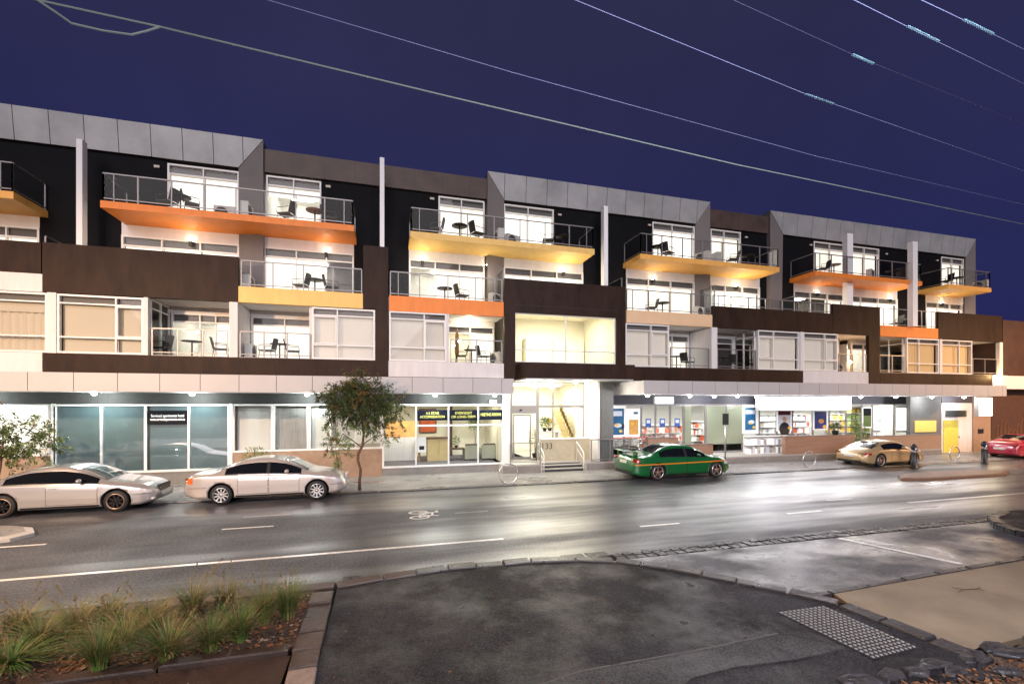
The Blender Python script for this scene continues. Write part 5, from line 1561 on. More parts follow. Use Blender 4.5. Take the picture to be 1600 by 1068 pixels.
def make_car(name, label, loc, car, paint, rim, spokes, glass_x, doors, rear_glass, wind, lip='chrome', tail='lamp_red', head_z=None, extras=None, cg='car_glass', handle_z=.0, spoke_w=.05, dish=.03, trim=False):
    root = thing(name, label, 'car', loc)
    C = car
    bo = C.body().build('body', [M[paint]], root, True)
    cut = []
    for wx in C.wheels:
        for sd in (-1, 1):
            c = MB(); c.smooth = True
            c.lathe([(0, -.2), (C.wr + .055, -.2), (C.wr + .055, .2), (0, .2)], (wx, sd * (C.W / 2 - .08), C.wr + .01), 40, 'y')
            cut.append(c.build('well_cutter', [M['well']], root, True))
    boolean_cut(bo, cut)
    yw = C.W / 2 - .115
    for wx in C.wheels:
        for sd in (-1, 1): wheel(root, wx, sd * yw, C.wr, sd, rim, spokes, lip=lip, spoke_w=spoke_w, dish=dish)
        MB().lathe([(.05, -yw), (.05, yw)], (wx, 0, C.wr), 10, 'y').build('axle', M['well'], root)
    # black wheel-arch liners keep the light out
    for wx in C.wheels:
        MB().box(wx - C.wr * .9, wx + C.wr * .9, -C.W / 2 + .30, C.W / 2 - .30, C.zb + .04, C.wr * 1.7).build('arch_liner', M['well'], root)
    for sd in (-1, 1):
        for (a, b) in glass_x:
            xs = [x for x in frange(a, b, 26)]
            lo = lambda x: C.side_top(x)[1] + .028
            hi = lambda x: max(C.side_top(x)[1] + .030, C.side_top(x, .90)[0])
            C.side_patch(xs, lo, hi, .006, sd).build('side_window', M[cg], root)
        for (a, b) in doors:
            xs = frange(a, b, 10)
            lo = lambda x: C.zb + .13; hi = lambda x: C.side_top(x)[1] - .01
            C.side_patch([a - .012] + xs + [b + .012], lambda x: C.zb + .12, hi, .0015, sd).build('door_gap', M['gap'], root)
            d = C.side_patch(xs, lo, lambda x: C.side_top(x)[1] - .004, .0045, sd).build('door', M[paint], root)
            hx = a + .06; hz = C.side_top(a + .1)[1] - .13 + handle_z
            y_ = C.side_y(hx, hz)
            m = MB(); m.box(hx, hx + .19, sd * (y_ + .004), sd * (y_ + .026), hz - .013, hz + .013)
            m.build('handle', M[paint], d)
        gx0, gx1 = glass_x[0][0], glass_x[-1][1]
        C.side_patch(frange(gx0 - .02, gx1 + .02, 26), lambda x: C.side_top(x)[1] + .006, lambda x: C.side_top(x)[1] + .026, .010, sd, 2).build('window_trim', M['chrome'] if trim else M['gap'], root)
        C.side_patch(frange(C.wheels[0] + C.wr + .09, C.wheels[1] - C.wr - .09, 10), lambda x: C.zb + .035, lambda x: C.zb + .085, .006, sd, 2).build('sill', M['gap'], root)
        if trim: C.side_patch(frange(C.wheels[0] + C.wr + .10, C.wheels[1] - C.wr - .10, 14), lambda x: .515, lambda x: .545, .009, sd, 2).build('side_moulding', M[paint], root)
        fx = C.wheels[1] + C.wr + .07
        C.side_patch(frange(fx, C.L - .10, 10), lambda x: .50, lambda x: .512, .005, sd, 1).build('bumper_gap', M['gap'], root)
        C.side_patch(frange(.10, C.wheels[0] - C.wr - .07, 8), lambda x: .56, lambda x: .572, .005, sd, 1).build('bumper_gap', M['gap'], root)
        C.side_patch(frange(wind[1] + .08, C.L - .42, 14), lambda x: C.side_top(x)[1] - .035, lambda x: C.side_top(x)[1] - .024, .006, sd, 1).build('bonnet_gap', M['gap'], root)
        xm = glass_x[-1][1] - .42; zm = C.side_top(xm)[1] + .10; ym = C.side_y(xm, C.side_top(xm)[1]) + .09
        m = MB(); m.ball((xm, sd * ym, zm), .07, .10, .065, 12, 8); m.build('mirror', M[paint], root)
    (x0, x1) = wind
    C.top_patch(x0, x1, 1.02, .007).build('windscreen', M['car_glass_pale'], root)
    (x0, x1) = rear_glass
    C.top_patch(x0, x1, .98, .007).build('rear_window', M['car_glass'], root)
    return root

# --- station tables (x from the tail, heights in metres)
plan_saloon = [(0, .80), (.05, .86), (.18, .93), (.5, .985), (1.2, 1.0), (3.6, 1.0), (4.2, .965), (4.55, .90), (4.72, .80), (4.82, .68)]
sedan = Car(4.82, 1.82, [(0, .62), (.04, .86), (.12, 1.00), (.35, 1.035), (.80, 1.06), (1.22, 1.24), (1.60, 1.385), (2.05, 1.445), (2.55, 1.445), (2.95, 1.37), (3.30, 1.21), (3.68, 1.01), (4.1, .955), (4.45, .885), (4.68, .79), (4.78, .66), (4.82, .56)],
            [(0, .58), (.05, .80), (.15, .90), (.6, .955), (1.6, .965), (2.6, .945), (3.6, .905), (4.2, .83), (4.6, .72), (4.82, .52)],
            plan_saloon, .70, .20, (1.06, 3.915), .325)
coupe = Car(4.66, 1.76, [(0, .62), (.04, .84), (.12, .96), (.4, .995), (.72, 1.03), (1.10, 1.20), (1.55, 1.345), (2.0, 1.40), (2.45, 1.385), (2.85, 1.29), (3.2, 1.13), (3.52, .97), (3.95, .90), (4.3, .83), (4.52, .74), (4.62, .62), (4.66, .54)],
            [(0, .58), (.05, .78), (.15, .87), (.6, .915), (1.6, .93), (2.5, .905), (3.45, .865), (4.05, .79), (4.45, .68), (4.66, .5)],
            [(0, .80), (.05, .87), (.18, .94), (.5, .985), (1.1, 1.0), (3.4, 1.0), (4.0, .965), (4.38, .89), (4.56, .79), (4.66, .66)], .70, .17, (1.02, 3.735), .325)
sport = Car(4.9, 1.88, [(0, .66), (.04, .92), (.12, 1.02), (.45, 1.05), (.85, 1.09), (1.25, 1.26), (1.65, 1.41), (2.1, 1.47), (2.55, 1.465), (2.98, 1.385), (3.35, 1.21), (3.75, 1.02), (4.2, .96), (4.55, .88), (4.76, .76), (4.86, .64), (4.9, .54)],
            [(0, .60), (.05, .84), (.15, .92), (.6, .965), (1.6, .975), (2.6, .95), (3.6, .91), (4.25, .83), (4.65, .72), (4.9, .5)],
            [(0, .82), (.05, .88), (.18, .95), (.5, .99), (1.2, 1.0), (3.7, 1.0), (4.3, .965), (4.65, .89), (4.8, .8), (4.9, .68)], .70, .19, (1.12, 4.035), .345)
fast = Car(4.43, 1.83, [(0, .50), (.03, .66), (.10, .76), (.3, .86), (.75, 1.02), (1.2, 1.17), (1.65, 1.275), (2.05, 1.31), (2.4, 1.295), (2.75, 1.20), (3.05, 1.04), (3.3, .90), (3.7, .83), (4.05, .76), (4.28, .64), (4.39, .52), (4.43, .44)],
           [(0, .46), (.05, .62), (.3, .76), (.9, .87), (1.6, .885), (2.6, .85), (3.2, .82), (3.8, .765), (4.2, .65), (4.43, .40)],
           [(0, .72), (.05, .80), (.2, .90), (.6, .99), (1.0, 1.0), (2.0, .965), (3.2, .965), (3.8, .96), (4.15, .88), (4.35, .74), (4.43, .62)], .66, .16, (.98, 3.33), .325)

def lampset(C, root, head, tailp, tail_m):
    for sd in (-1, 1):
        a, b, z0, z1 = head
        C.side_patch(frange(a, b, 8), lambda x: z0 + (x - a) * -.10, lambda x: z1 + (x - a) * -.28, .006, sd, 4).build('headlight', M['lamp_clear'], root)
        a, b, z0, z1 = tailp
        C.side_patch(frange(a, b, 6), lambda x: z0, lambda x: z1, .006, sd, 4).build('tail_light', M[tail_m], root)

# wheels of the near side stand on these spots; the cars face right
yE = 16.63 + .82
e = make_car('parked_car', 'pearl white saloon car parked left of the street tree', (-5.08 - 1.06, yE, 0), sedan, 'pearl_paint', 'rim_silver', 10,
             [(1.16, 3.42)], [(1.55, 2.42), (2.46, 3.36)], (1.0, 1.62), (2.88, 3.62), lip='chrome', spoke_w=.03, trim=True)
for sd in (-1, 1): sedan.side_patch(frange(2.37, 2.47, 3), lambda x: sedan.side_top(x)[1] + .02, lambda x: sedan.side_top(x, .92)[0], .009, sd).build('pillar', M['gap'], e)
lampset(sedan, e, (4.42, 4.74, .60, .74), (.03, .26, .70, .88), 'lamp_amber')
MB().box(4.76, 4.84, -.36, .36, .56, .76).build('grille', M['chrome'], e); MB().box(4.60, 4.775, -.45, .45, .28, .36).build('intake', M['gap'], e)
MB().box(4.83, 4.86, -.25, .25, .42, .53).build('number_plate', M['plate'], e)
c = make_car('parked_car', 'silver two-door coupe with black wheels cut by the left edge', (-7.80 - 3.735, 16.42 + .79, 0), coupe, 'silver_paint', 'rim_black', 8,
             [(1.02, 3.28)], [(2.05, 3.28)], (.92, 1.55), (2.72, 3.46), lip='rim_bronze', spoke_w=.035)
lampset(coupe, c, (4.18, 4.58, .56, .72), (.03, .24, .68, .84), 'lamp_red')
g = MB().box(4.60, 4.68, -.36, .36, .52, .70).build('grille', M['gap'], c)
for z in (.55, .60, .65): MB().box(4.683, 4.69, -.35, .35, z, z + .012).build('grille_bar', M['chrome'], g)
MB().box(4.50, 4.625, -.40, .40, .27, .36).build('intake', M['gap'], c)
MB().box(4.67, 4.71, -.25, .25, .39, .49).build('number_plate', M['plate'], c)
for s in (-1, 1): MB().ball((4.60, s * .62, .33), .06, .08, .05).build('fog_light', M['lamp_clear'], c)
g_ = make_car('parked_car', 'dark green saloon with an orange stripe and a boot spoiler', (11.05 - 1.12, 16.85 + .84, 0), sport, 'green_paint', 'rim_bronze', 5,
              [(1.24, 3.5)], [(1.65, 2.5), (2.54, 3.45)], (1.02, 1.70), (2.92, 3.68), lip='rim_silver', spoke_w=.055)
lampset(sport, g_, (4.45, 4.82, .60, .76), (.02, .28, .76, .92), 'lamp_red')
for sd in (-1, 1):
    sport.side_patch(frange(2.45, 2.56, 3), lambda x: sport.side_top(x)[1] + .02, lambda x: sport.side_top(x, .92)[0], .009, sd).build('pillar', M['gap'], g_)
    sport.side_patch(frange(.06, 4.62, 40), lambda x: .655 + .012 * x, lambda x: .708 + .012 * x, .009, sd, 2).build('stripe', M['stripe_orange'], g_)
s = MB(); s.smooth = True
s.grid([[(x, y, 1.20 + dz + .0 * abs(y)) for y in (-.72, -.4, 0, .4, .72)] for x, dz in ((.0, 0), (.01, .015), (.16, .03), (.30, .01), (.29, -.01), (.16, .008), (.0, 0))])
for y in (-.66, .66): s.box(.10, .28, y - .025, y + .025, 1.0, 1.22)
s.build('spoiler', M['green_paint'], g_, True)
MB().box(-.025, .02, -.26, .26, .70, .82).build('number_plate', M['plate'], g_); MB().box(-.02, .06, -.68, .68, .24, .40).build('diffuser', M['gap'], g_)
p = make_car('parked_car', 'low sand coloured sports coupe with a rounded tail behind the bollard', (24.25 - .98, 17.3 + .83, 0), fast, 'sand_paint', 'rim_bronze', 5,
             [(1.22, 2.92)], [(1.75, 2.98)], (.62, 1.42), (2.62, 3.22), lip='rim_silver', spoke_w=.05)
lampset(fast, p, (3.95, 4.3, .52, .66), (.04, .42, .62, .72), 'lamp_red')
MB().box(-.02, .03, -.26, .26, .50, .61).build('number_plate', M['plate'], p); MB().box(-.012, .10, -.62, .62, .22, .32).build('diffuser', M['gap'], p)
rc = make_car('parked_car', 'red car cut by the right edge beside the far bollard', (34.9, 17.3 + .86, 0), coupe, 'red_paint', 'rim_silver', 7,
              [(1.02, 3.28)], [(2.05, 3.28)], (.92, 1.55), (2.72, 3.46), spoke_w=.04)
lampset(coupe, rc, (4.18, 4.58, .56, .72), (.0, .30, .68, .84), 'lamp_red')
MB().box(-.02, .03, -.26, .26, .52, .63).build('number_plate', M['plate'], rc)

# ------------------------------------------------------------------ vegetation
def leaf(mb, c, d, ln, wd, roll):
    d = d.normalized(); s = d.cross(Vector((math.sin(roll), math.cos(roll) * .6, math.cos(roll)))).normalized()
    n = s.cross(d)
    a, b, t = c, c + d * ln * .5, c + d * ln
    mb.add([a, b + s * wd + n * .1 * ln, t, b - s * wd + n * .1 * ln], [(0, 1, 2, 3)])
def rv(): 
    while True:
        v = Vector((random.uniform(-1, 1), random.uniform(-1, 1), random.uniform(-1, 1)))
        if .05 < v.length < 1: return v
def make_tree(label, base, trunk, limbs, clumps, mats, ll=.12, lw=.022, cat='tree'):
    """clumps: (centre, radii, count, weights of the materials)"""
    o = thing('street_tree', label, cat, base)
    t = MB(); t.smooth = True
    t.tube(*trunk, 9)
    for pts, r in limbs: t.tube(pts, r, 6)
    t.build('trunk', M['bark'], o)
    cr = MB(); tw = MB()
    for (c, rad, n, wts) in clumps:
        c = Vector(c)
        for _ in range(max(3, n // 23)):                 # a spray: twig with leaves along it
            v = rv(); v = v * (v.length ** -.35)
            p = c + Vector((v.x * rad[0], v.y * rad[1], v.z * rad[2]))
            out = (v + Vector((0, 0, -.15)) + rv() * .7).normalized()
            L_ = random.uniform(.22, .50)
            q = p + out * L_ + Vector((0, 0, -.10 * L_))
            tw.tube([p - out * .15, p, q], [.007, .006, .002], 3, False)
            cr.cur = random.choices(range(len(mats)), wts)[0]
            for k in range(26):
                f = random.random()
                pp = p.lerp(q, f) + rv() * .07
                d = (out * .5 + rv() * 1.0 + Vector((0, 0, -.45)))
                if random.random() < .15: cr.cur = random.choices(range(len(mats)), wts)[0]
                leaf(cr, pp, d, ll * random.uniform(.6, 1.25), lw * random.uniform(.7, 1.3), random.uniform(0, 6.28))
    cr.build('crown', [M[m] for m in mats], o)
    tw.build('twigs', M['bark'], o)
    return o
random.seed(31)
LM = ['leaf_dark', 'leaf_mid', 'leaf_rust', 'leaf_pale']
D, T_, Rr, Pp = (7, 3, .7, .2), (3, 5, .7, 1.5), (4, 3, 2.4, .2), (1, 3, .6, 6)
make_tree('slender street tree with a dark olive crown and bent trunk beside the lobby', (-.92, 17.85, .03),
    ([(0, 0, 0), (.0, 0, .35), (.04, 0, .75), (-.06, 0, 1.1), (-.05, 0, 1.35), (.10, 0, 1.65), (.14, 0, 2.05), (.10, 0, 2.45), (.02, 0, 2.85)], [.07, .055, .05, .05, .055, .05, .042, .034, .02]),
    [([(.06, 0, 1.6), (-.25, .05, 1.85), (-.6, .1, 2.1)], [.025, .018, .01]), ([(.12, 0, 1.7), (.4, -.05, 1.9), (.75, .1, 2.15)], [.025, .018, .01]),
     ([(.12, 0, 2.2), (.5, .1, 2.7), (.9, .1, 3.1)], [.025, .016, .008]), ([(.08, 0, 2.5), (-.5, .0, 2.9), (-1.1, .1, 3.4)], [.025, .016, .008]),
     ([(.05, 0, 2.7), (-.1, .1, 3.4), (0, 0, 4.0)], [.02, .014, .006]), ([(-.6, .1, 2.1), (-.85, .05, 1.6), (-.75, .05, .9)], [.012, .009, .004])],
    [((-.05, 0, 3.75), (.75, .6, .50), 2000, Rr), ((-.65, 0, 3.45), (.65, .6, .40), 1500, D), ((.45, .1, 3.4), (.75, .6, .42), 1700, D), ((-.15, 0, 3.1), (1.1, .7, .38), 2100, D),
     ((.35, 0, 2.75), (.55, .5, .45), 1100, D), ((-.75, 0, 2.75), (.50, .4, .25), 420, T_), ((1.15, .0, 3.25), (.45, .4, .22), 420, T_), ((1.3, 0, 2.75), (.42, .4, .22), 420, T_), ((-1.3, 0, 3.3), (.35, .4, .28), 260, D),
     ((.75, 0, 2.35), (.40, .4, .30), 420, T_), ((-.7, 0, 2.2), (.45, .35, .25), 260, Pp), ((.95, 0, 1.95), (.40, .3, .15), 130, T_), ((-1.0, .0, 2.0), (.30, .3, .35), 160, Pp),
     ((-.72, .05, 1.35), (.20, .2, .45), 330, Pp), ((-.95, 0, 1.75), (.22, .2, .2), 150, Rr)], LM)
make_tree('small leafy street tree cut by the left edge behind the silver coupe', (-11.95, 18.35, .03),
    ([(0, 0, 0), (.02, 0, .6), (.12, 0, 1.2), (.18, 0, 1.7), (.2, 0, 2.2)], [.05, .045, .04, .032, .02]),
    [([(.16, 0, 1.5), (.6, 0, 1.9), (1.1, 0, 2.1)], [.02, .014, .006]), ([(.15, 0, 1.5), (-.3, 0, 1.9)], [.02, .008])],
    [((.4, 0, 2.0), (.65, .5, .35), 1100, (4, 4, .3, 3)), ((1.0, 0, 1.85), (.60, .45, .30), 800, (3, 4, .3, 4)), ((.2, 0, 2.5), (.55, .4, .28), 420, (2, 4, 0, 4)), ((.95, 0, 2.35), (.42, .4, .28), 420, (1, 4, 0, 5)), ((-.35, 0, 2.1), (.5, .4, .55), 600, (5, 4, .5, 2)), ((.2, 0, 1.5), (.4, .3, .2), 260, (4, 4, 1, 2)), ((-.6, 0, 3.4), (.3, .3, .25), 160, (1, 1, 8, 1))], LM)
def bush(name, label, c, rad, n, mats, wts, ll=.10, lw=.022, pot=None, stem=None, cat='plant'):
    o = thing(name, label, cat, c)
    if pot: MB().lathe([(pot * .75, 0), (pot, pot * 1.3), (pot * 1.05, pot * 1.4), (pot * .9, pot * 1.4), (pot * .85, pot * 1.2), (0, pot * 1.2)], n=14).build('pot', M['pot_black'], o)
    z0 = pot * 1.3 if pot else 0
    if stem:
        s = MB(); s.smooth = True; s.tube([(0, 0, z0), (.02, 0, z0 + stem * .5), (0, 0, z0 + stem)], [.025, .02, .015], 6); s.build('stem', M['bark'], o); z0 += stem
    cr = MB()
    for _ in range(n):
        v = rv(); p = Vector((v.x * rad[0], v.y * rad[1], z0 + rad[2] + v.z * rad[2]))
        cr.cur = random.choices(range(len(mats)), wts)[0]
        leaf(cr, p, v + rv() * .6 + Vector((0, 0, .3)), ll * random.uniform(.6, 1.3), lw, random.uniform(0, 6.28))
    cr.build('foliage', [M[m] for m in mats], o)
    return o
x, y = X(398, 20.4), 20.4
bush('wall_shrub', 'small yellow green shrub against the brick wall behind the saloon', (x, y, .03), (.55, .25, .75), 700, ['leaf_pale', 'leaf_bright', 'leaf_rust'], (5, 3, 1))
x = X(1337, 20.6)
bush('climbing_shrub', 'loose green shrub growing between the two planter walls', (x, 20.5, .03), (.55, .3, 1.15), 900, ['leaf_bright', 'leaf_pale', 'leaf_mid'], (4, 3, 3))
bush('potted_bush', 'small dark bush in a black pot on the planter wall below the lightbox', (X(1305, 20.35), 20.35, 1.42), (.34, .2, .22), 320, ['leaf_mid', 'leaf_dark'], (1, 1), pot=.18)
bush('lobby_plant', 'slim tufted plant on a bare stem behind the lobby sofas', (X(742, 23.6), 23.6, .41), (.22, .22, .22), 220, ['leaf_bright', 'leaf_room'], (1, 1), ll=.25, pot=.2, stem=1.25)
bush('lobby_plant', 'small leafy plant on the side table in the lobby', (X(713, 23.0), 23.0, 1.0), (.14, .14, .2), 80, ['leaf_bright', 'leaf_pale'], (1, 1), ll=.16, pot=.08)
bush('hall_plant', 'round green plant on the white stand in the entrance hall', (X(851, 23.0), 23.0, 1.75), (.26, .2, .28), 260, ['leaf_bright', 'leaf_room'], (2, 1), ll=.14, pot=.12)
bush('hall_plant', 'yellow flowering plant beside the round green one in the entrance hall', (X(859, 23.2), 23.2, 1.75), (.28, .2, .25), 240, ['poster_yellow', 'leaf_pale', 'leaf_bright'], (3, 1, 1), ll=.12, pot=.12)
bush('hall_plant', 'slim leafy plant standing behind the entrance door', (X(836, 22.6), 22.6, .41), (.18, .15, .55), 110, ['leaf_bright', 'poster_yellow'], (2, 1), ll=.2, pot=.16, stem=.3)
o = thing('plant_stand', 'white stand carrying two plants in the entrance hall', 'stand', (X(855, 23.1), 23.1, .41))
MB().box(-.7, .7, -.25, .25, 1.27, 1.335).build('top', M['white_wall'], o)
for s in (-.6, .6): MB().box(s - .06, s + .06, -.22, .22, 0, 1.269).build('leg', M['white_wall'], o)

# tussocks of ornamental grass
def tussock(x, y, h, spread, n, straw, label, lean=0.0):
    n = int(n * 1.7); spread *= 1.65; h *= .78; straw = straw * .9 + .08
    o = thing('grass_tussock', label, 'ornamental grass', (x, y, .13), 0, 'tussocks in the roadside bed')
    g = MB()
    for _ in range(n):
        a = random.uniform(0, 6.28); L_ = h * random.uniform(.55, 1.15); out = random.uniform(.05, 1) ** .7 * spread
        r0 = random.uniform(0, .09)
        dx, dy = math.cos(a), math.sin(a)
        g.cur = 1 if random.random() < straw else 0
        wd = random.uniform(.003, .0065)
        px_, py_ = -dy, dx
        rows = []
        for k in range(5):
            t = k / 4
            bend = out * t ** 1.8
            z = L_ * (t - .28 * out / max(h, .01) * t ** 2.6)
            cx, cy = dx * (r0 + bend) + lean * t * t * .2, dy * (r0 + bend)
            ww = wd * (1 - t * .85)
            rows.append([(cx - px_ * ww, cy - py_ * ww, z), (cx + px_ * ww, cy + py_ * ww, z)])
        g.grid(rows)
    g.build('blades', [M['grass_green'], M['grass_straw']], o)
    s = MB()
    for _ in range(max(2, n // 90)):
        a = random.uniform(0, 6.28); L_ = h * random.uniform(1.1, 1.45); out = spread * random.uniform(.3, .8)
        pts = [(math.cos(a) * out * t ** 1.6, math.sin(a) * out * t ** 1.6, L_ * t) for t in (0, .35, .7, 1)]
        s.tube(pts, [.003, .0025, .002, .0015], 3)
        p, q = Vector(pts[2]), Vector(pts[3])
        for _k in range(16):
            c = p.lerp(q, random.uniform(.3, 1)); s.add([c, c + rv() * .028, c + rv() * .028 + Vector((0, 0, .03))], [(0, 1, 2)])
    s.build('seed_heads', M['grass_straw'], o)
    return o
random.seed(44)
TU = [(450, 965, .72, .26, 260, .25, 'upright green tussock nearest the stone edging', 0), (375, 1000, .68, .30, 260, .3, 'green tussock second from the stone edging', 0), (412, 972, .75, .30, 220, .4, 'straw tipped tussock behind the two nearest the edging', 0),
      (330, 1015, .62, .32, 240, .35, 'arching tussock at the front of the bed near the middle', 0), (262, 1030, .66, .33, 250, .4, 'leaning green tussock in the middle of the bed front', -.3), (300, 960, .70, .33, 220, .6, 'pale straw tussock with tall seed heads by the kerb', 0),
      (195, 1012, .62, .40, 250, .6, 'sprawling brown tussock in the middle of the bed', -.5), (155, 1045, .72, .28, 240, .3, 'tall green tussock at the front left of the bed', 0), (120, 990, .60, .38, 230, .6, 'brown straw tussock behind the tall front left one', 0),
      (60, 1010, .55, .38, 240, .4, 'dense drooping tussock near the left end of the bed', 0), (235, 985, .62, .38, 210, .55, 'mixed straw and green tussock behind the leaning one', .2), (15, 1045, .45, .40, 320, .12, 'dark green tussock at the bottom left corner', 0),
      (355, 945, .6, .3, 190, .5, 'seedy tussock along the kerb right of the pale one', 0), (70, 960, .5, .36, 190, .55, 'low brown tussock along the kerb on the left', 0), (180, 960, .5, .34, 180, .55, 'low straw tussock along the kerb in the middle', 0)]
for px, py, h, sp_, n, stw, lab, lean in TU:
    x, y = G(px, py, .13); y = min(y, 7.95)
    tussock(x, y, h, sp_, n, stw, lab, lean)
gc = MB(); gc.cur = 0
for _ in range(2600):
    x = random.uniform(-7.5, -2.0); y = random.uniform(6.7, 8.0)
    if random.random() < (x + 7.5) / 6: continue
    leaf(gc, Vector((x, y, .14 + random.random() * .16)), rv() + Vector((0, 0, .8)), .09, .014, random.uniform(0, 6.28))
tag(gc.build('ground_cover', [M['cover_green']]), 'low dark green plants covering the left part of the bed', 'ground cover', kind='stuff')
def chips(name, label, n, fn, mats, wts, s=(.012, .034)):
    c = MB()
    for _ in range(n):
        x, y, z = fn(); a = random.uniform(0, 6.28); L_ = random.uniform(*s); w_ = L_ * random.uniform(.25, .6); t = random.uniform(.004, .012)
        ca, sa = math.cos(a), math.sin(a); tl = random.uniform(-.4, .4)
        c.cur = random.choices(range(len(mats)), wts)[0]
        vs = []
        for zz in (0, t):
            for u, v in ((-L_, -w_), (L_, -w_), (L_, w_), (-L_, w_)):
                vs.append((x + u * ca - v * sa, y + u * sa + v * ca, z + zz + tl * u))
        c.add(vs, [(0, 3, 2, 1), (4, 5, 6, 7), (0, 1, 5, 4), (1, 2, 6, 5), (2, 3, 7, 6), (3, 0, 4, 7)])
    return tag(c.build(name, [M[m] for m in mats]), label, 'mulch', kind='stuff')
chips('bark_mulch', 'orange brown bark mulch under the tussocks', 3000, lambda: (random.uniform(-8, -1.15), random.uniform(6.5, 8.15), .138 + random.random() * .02), ['chip_orange', 'chip_brown', 'chip_pale'], (5, 7, 1))
sheet('garden_soil', 'soil', [(5.2, 3.85), (7.2, 3.8), (8.7, 4.15), (16, 4.2), (16, -2), (4.8, -2), (4.8, 3.2)], .08)
chips('bark_mulch', 'orange bark mulch inside the rock edging at the bottom right', 2600, lambda: (random.uniform(5.6, 9.5), random.uniform(2.4, 3.78), .085 + random.random() * .03), ['chip_orange', 'chip_brown', 'chip_pale'], (6, 6, 1))
# leaf litter and pebbles on the dark footpath
lt = MB()
for _ in range(150):
    x, y = random.uniform(-.6, 6), random.uniform(4, 8.2)
    lt.cur = random.randrange(2)
    leaf(lt, Vector((x, y, kz - .006)), Vector((random.uniform(-1, 1), random.uniform(-1, 1), .15)), random.uniform(.02, .05), .009, 1.57)
tag(lt.build('leaf_litter', [M['chip_orange'], M['chip_brown']]), 'small fallen leaves scattered on the dark footpath', 'leaf litter', kind='stuff')
o = thing('fallen_twig', 'small dark twig lying on the tan driveway', 'twig', (*G(1515, 921, .015), .016))
t = MB(); t.tube([(-.3, -.02, .012), (-.1, .03, .01), (.1, -.02, .012), (.28, .0, .01)], .008, 5); t.tube([(-.1, .03, .01), (-.2, .14, .012)], .006, 4); t.tube([(.1, -.02, .01), (.2, -.1, .012)], .005, 4)
t.build('stick', M['wood_dark'], o)
# rocks edging the mulch
random.seed(9)
RK = [(1345, 1066, .26), (1392, 1058, .24), (1432, 1052, .20), (1462, 1040, .22), (1492, 1050, .17), (1520, 1026, .22), (1552, 1012, .24), (1590, 1022, .26), (1620, 1000, .24), (1575, 1052, .18), (1310, 1085, .26), (1290, 1110, .24)]
for px, py, r in RK:
    x, y = G(px, py, .1)
    m = MB(); r *= .84; n_ = random.choice((5, 6, 6, 7)); a_, b__ = r * random.uniform(1.0, 1.5), r * .6; hh = random.uniform(.045, .08)
    base_ = []
    for i_ in range(n_):
        t_ = 6.283 * i_ / n_ + random.uniform(-.25, .25); base_.append((a_ * math.cos(t_), b__ * math.sin(t_)))
    lv = [(1.0, 0), (1.03, hh * .45), (.93, hh * .85), (.70, hh)]
    vs_ = [(x_ * s_ * random.uniform(.95, 1.05), y_ * s_ * random.uniform(.95, 1.05), z_ + (random.uniform(-.012, .012) if z_ else 0)) for s_, z_ in lv for x_, y_ in base_]
    fs_ = [(k_ * n_ + i_, k_ * n_ + (i_ + 1) % n_, (k_ + 1) * n_ + (i_ + 1) % n_, (k_ + 1) * n_ + i_) for k_ in range(3) for i_ in range(n_)] + [tuple(3 * n_ + i_ for i_ in range(n_))]
    m.add(vs_, fs_)
    o = m.build('edging_rock', M['rock'])
    bv_ = o.modifiers.new('bevel', 'BEVEL'); bv_.width = .018; bv_.segments = 2
    o.location = (x, y, .09); o.rotation_euler = (0, 0, random.uniform(-.4, .4))
    tag(o, 'dark wet bluestone rock edging the mulch bed at the bottom right', 'rock', 'rocks around the bottom right mulch bed')

# ------------------------------------------------------------------ balcony furniture
def chair(x, y, z, rz, label, m='wicker'):
    o = thing('outdoor_chair', label, 'chair', (x, y, z), rz, 'dark balcony chairs')
    MB().box(-.25, .25, -.24, .24, .40, .45).build('seat', M[m], o)
    b = MB(); b.smooth = False
    b.grid([[(-.24, -.26 - t * .10, .46 + t * .46), (-.08, -.285 - t * .11, .46 + t * .47), (.08, -.285 - t * .11, .46 + t * .47), (.24, -.26 - t * .10, .46 + t * .46)] for t in (0, .5, 1)])
    b.grid([[(-.24, -.235 - t * .10, .46 + t * .46), (-.08, -.26 - t * .11, .46 + t * .47), (.08, -.26 - t * .11, .46 + t * .47), (.24, -.235 - t * .10, .46 + t * .46)] for t in (0, .5, 1)])
    b.build('backrest', M[m], o)
    for sx, sy in ((-1, 1), (1, 1), (-1, -1), (1, -1)):
        MB().tube([(sx * .23, sy * .22, .41), (sx * .25, sy * .26, 0)], .014, 5).build('leg', M['charcoal'], o)
    for sx in (-1, 1):
        MB().tube([(sx * .27, .24, .40), (sx * .28, .22, .64), (sx * .28, -.28, .66)], .014, 5).build('armrest', M['charcoal'], o)
    return o
def table(x, y, z, label, m='charcoal', r=.36):
    o = thing('outdoor_table', label, 'table', (x, y, z), 0, 'balcony tables')
    MB().lathe([(r, .70), (r, .73), (0, .732)], n=20).build('tabletop', M[m], o)
    MB().lathe([(.03, .02), (.03, .70)], n=10).build('pedestal', M['charcoal'], o)
    for k in range(3):
        a = k * 2.094 + .3
        MB().tube([(0, 0, .10), (math.cos(a) * .28, math.sin(a) * .28, .012)], .016, 5).build('foot', M['charcoal'], o)
    return o
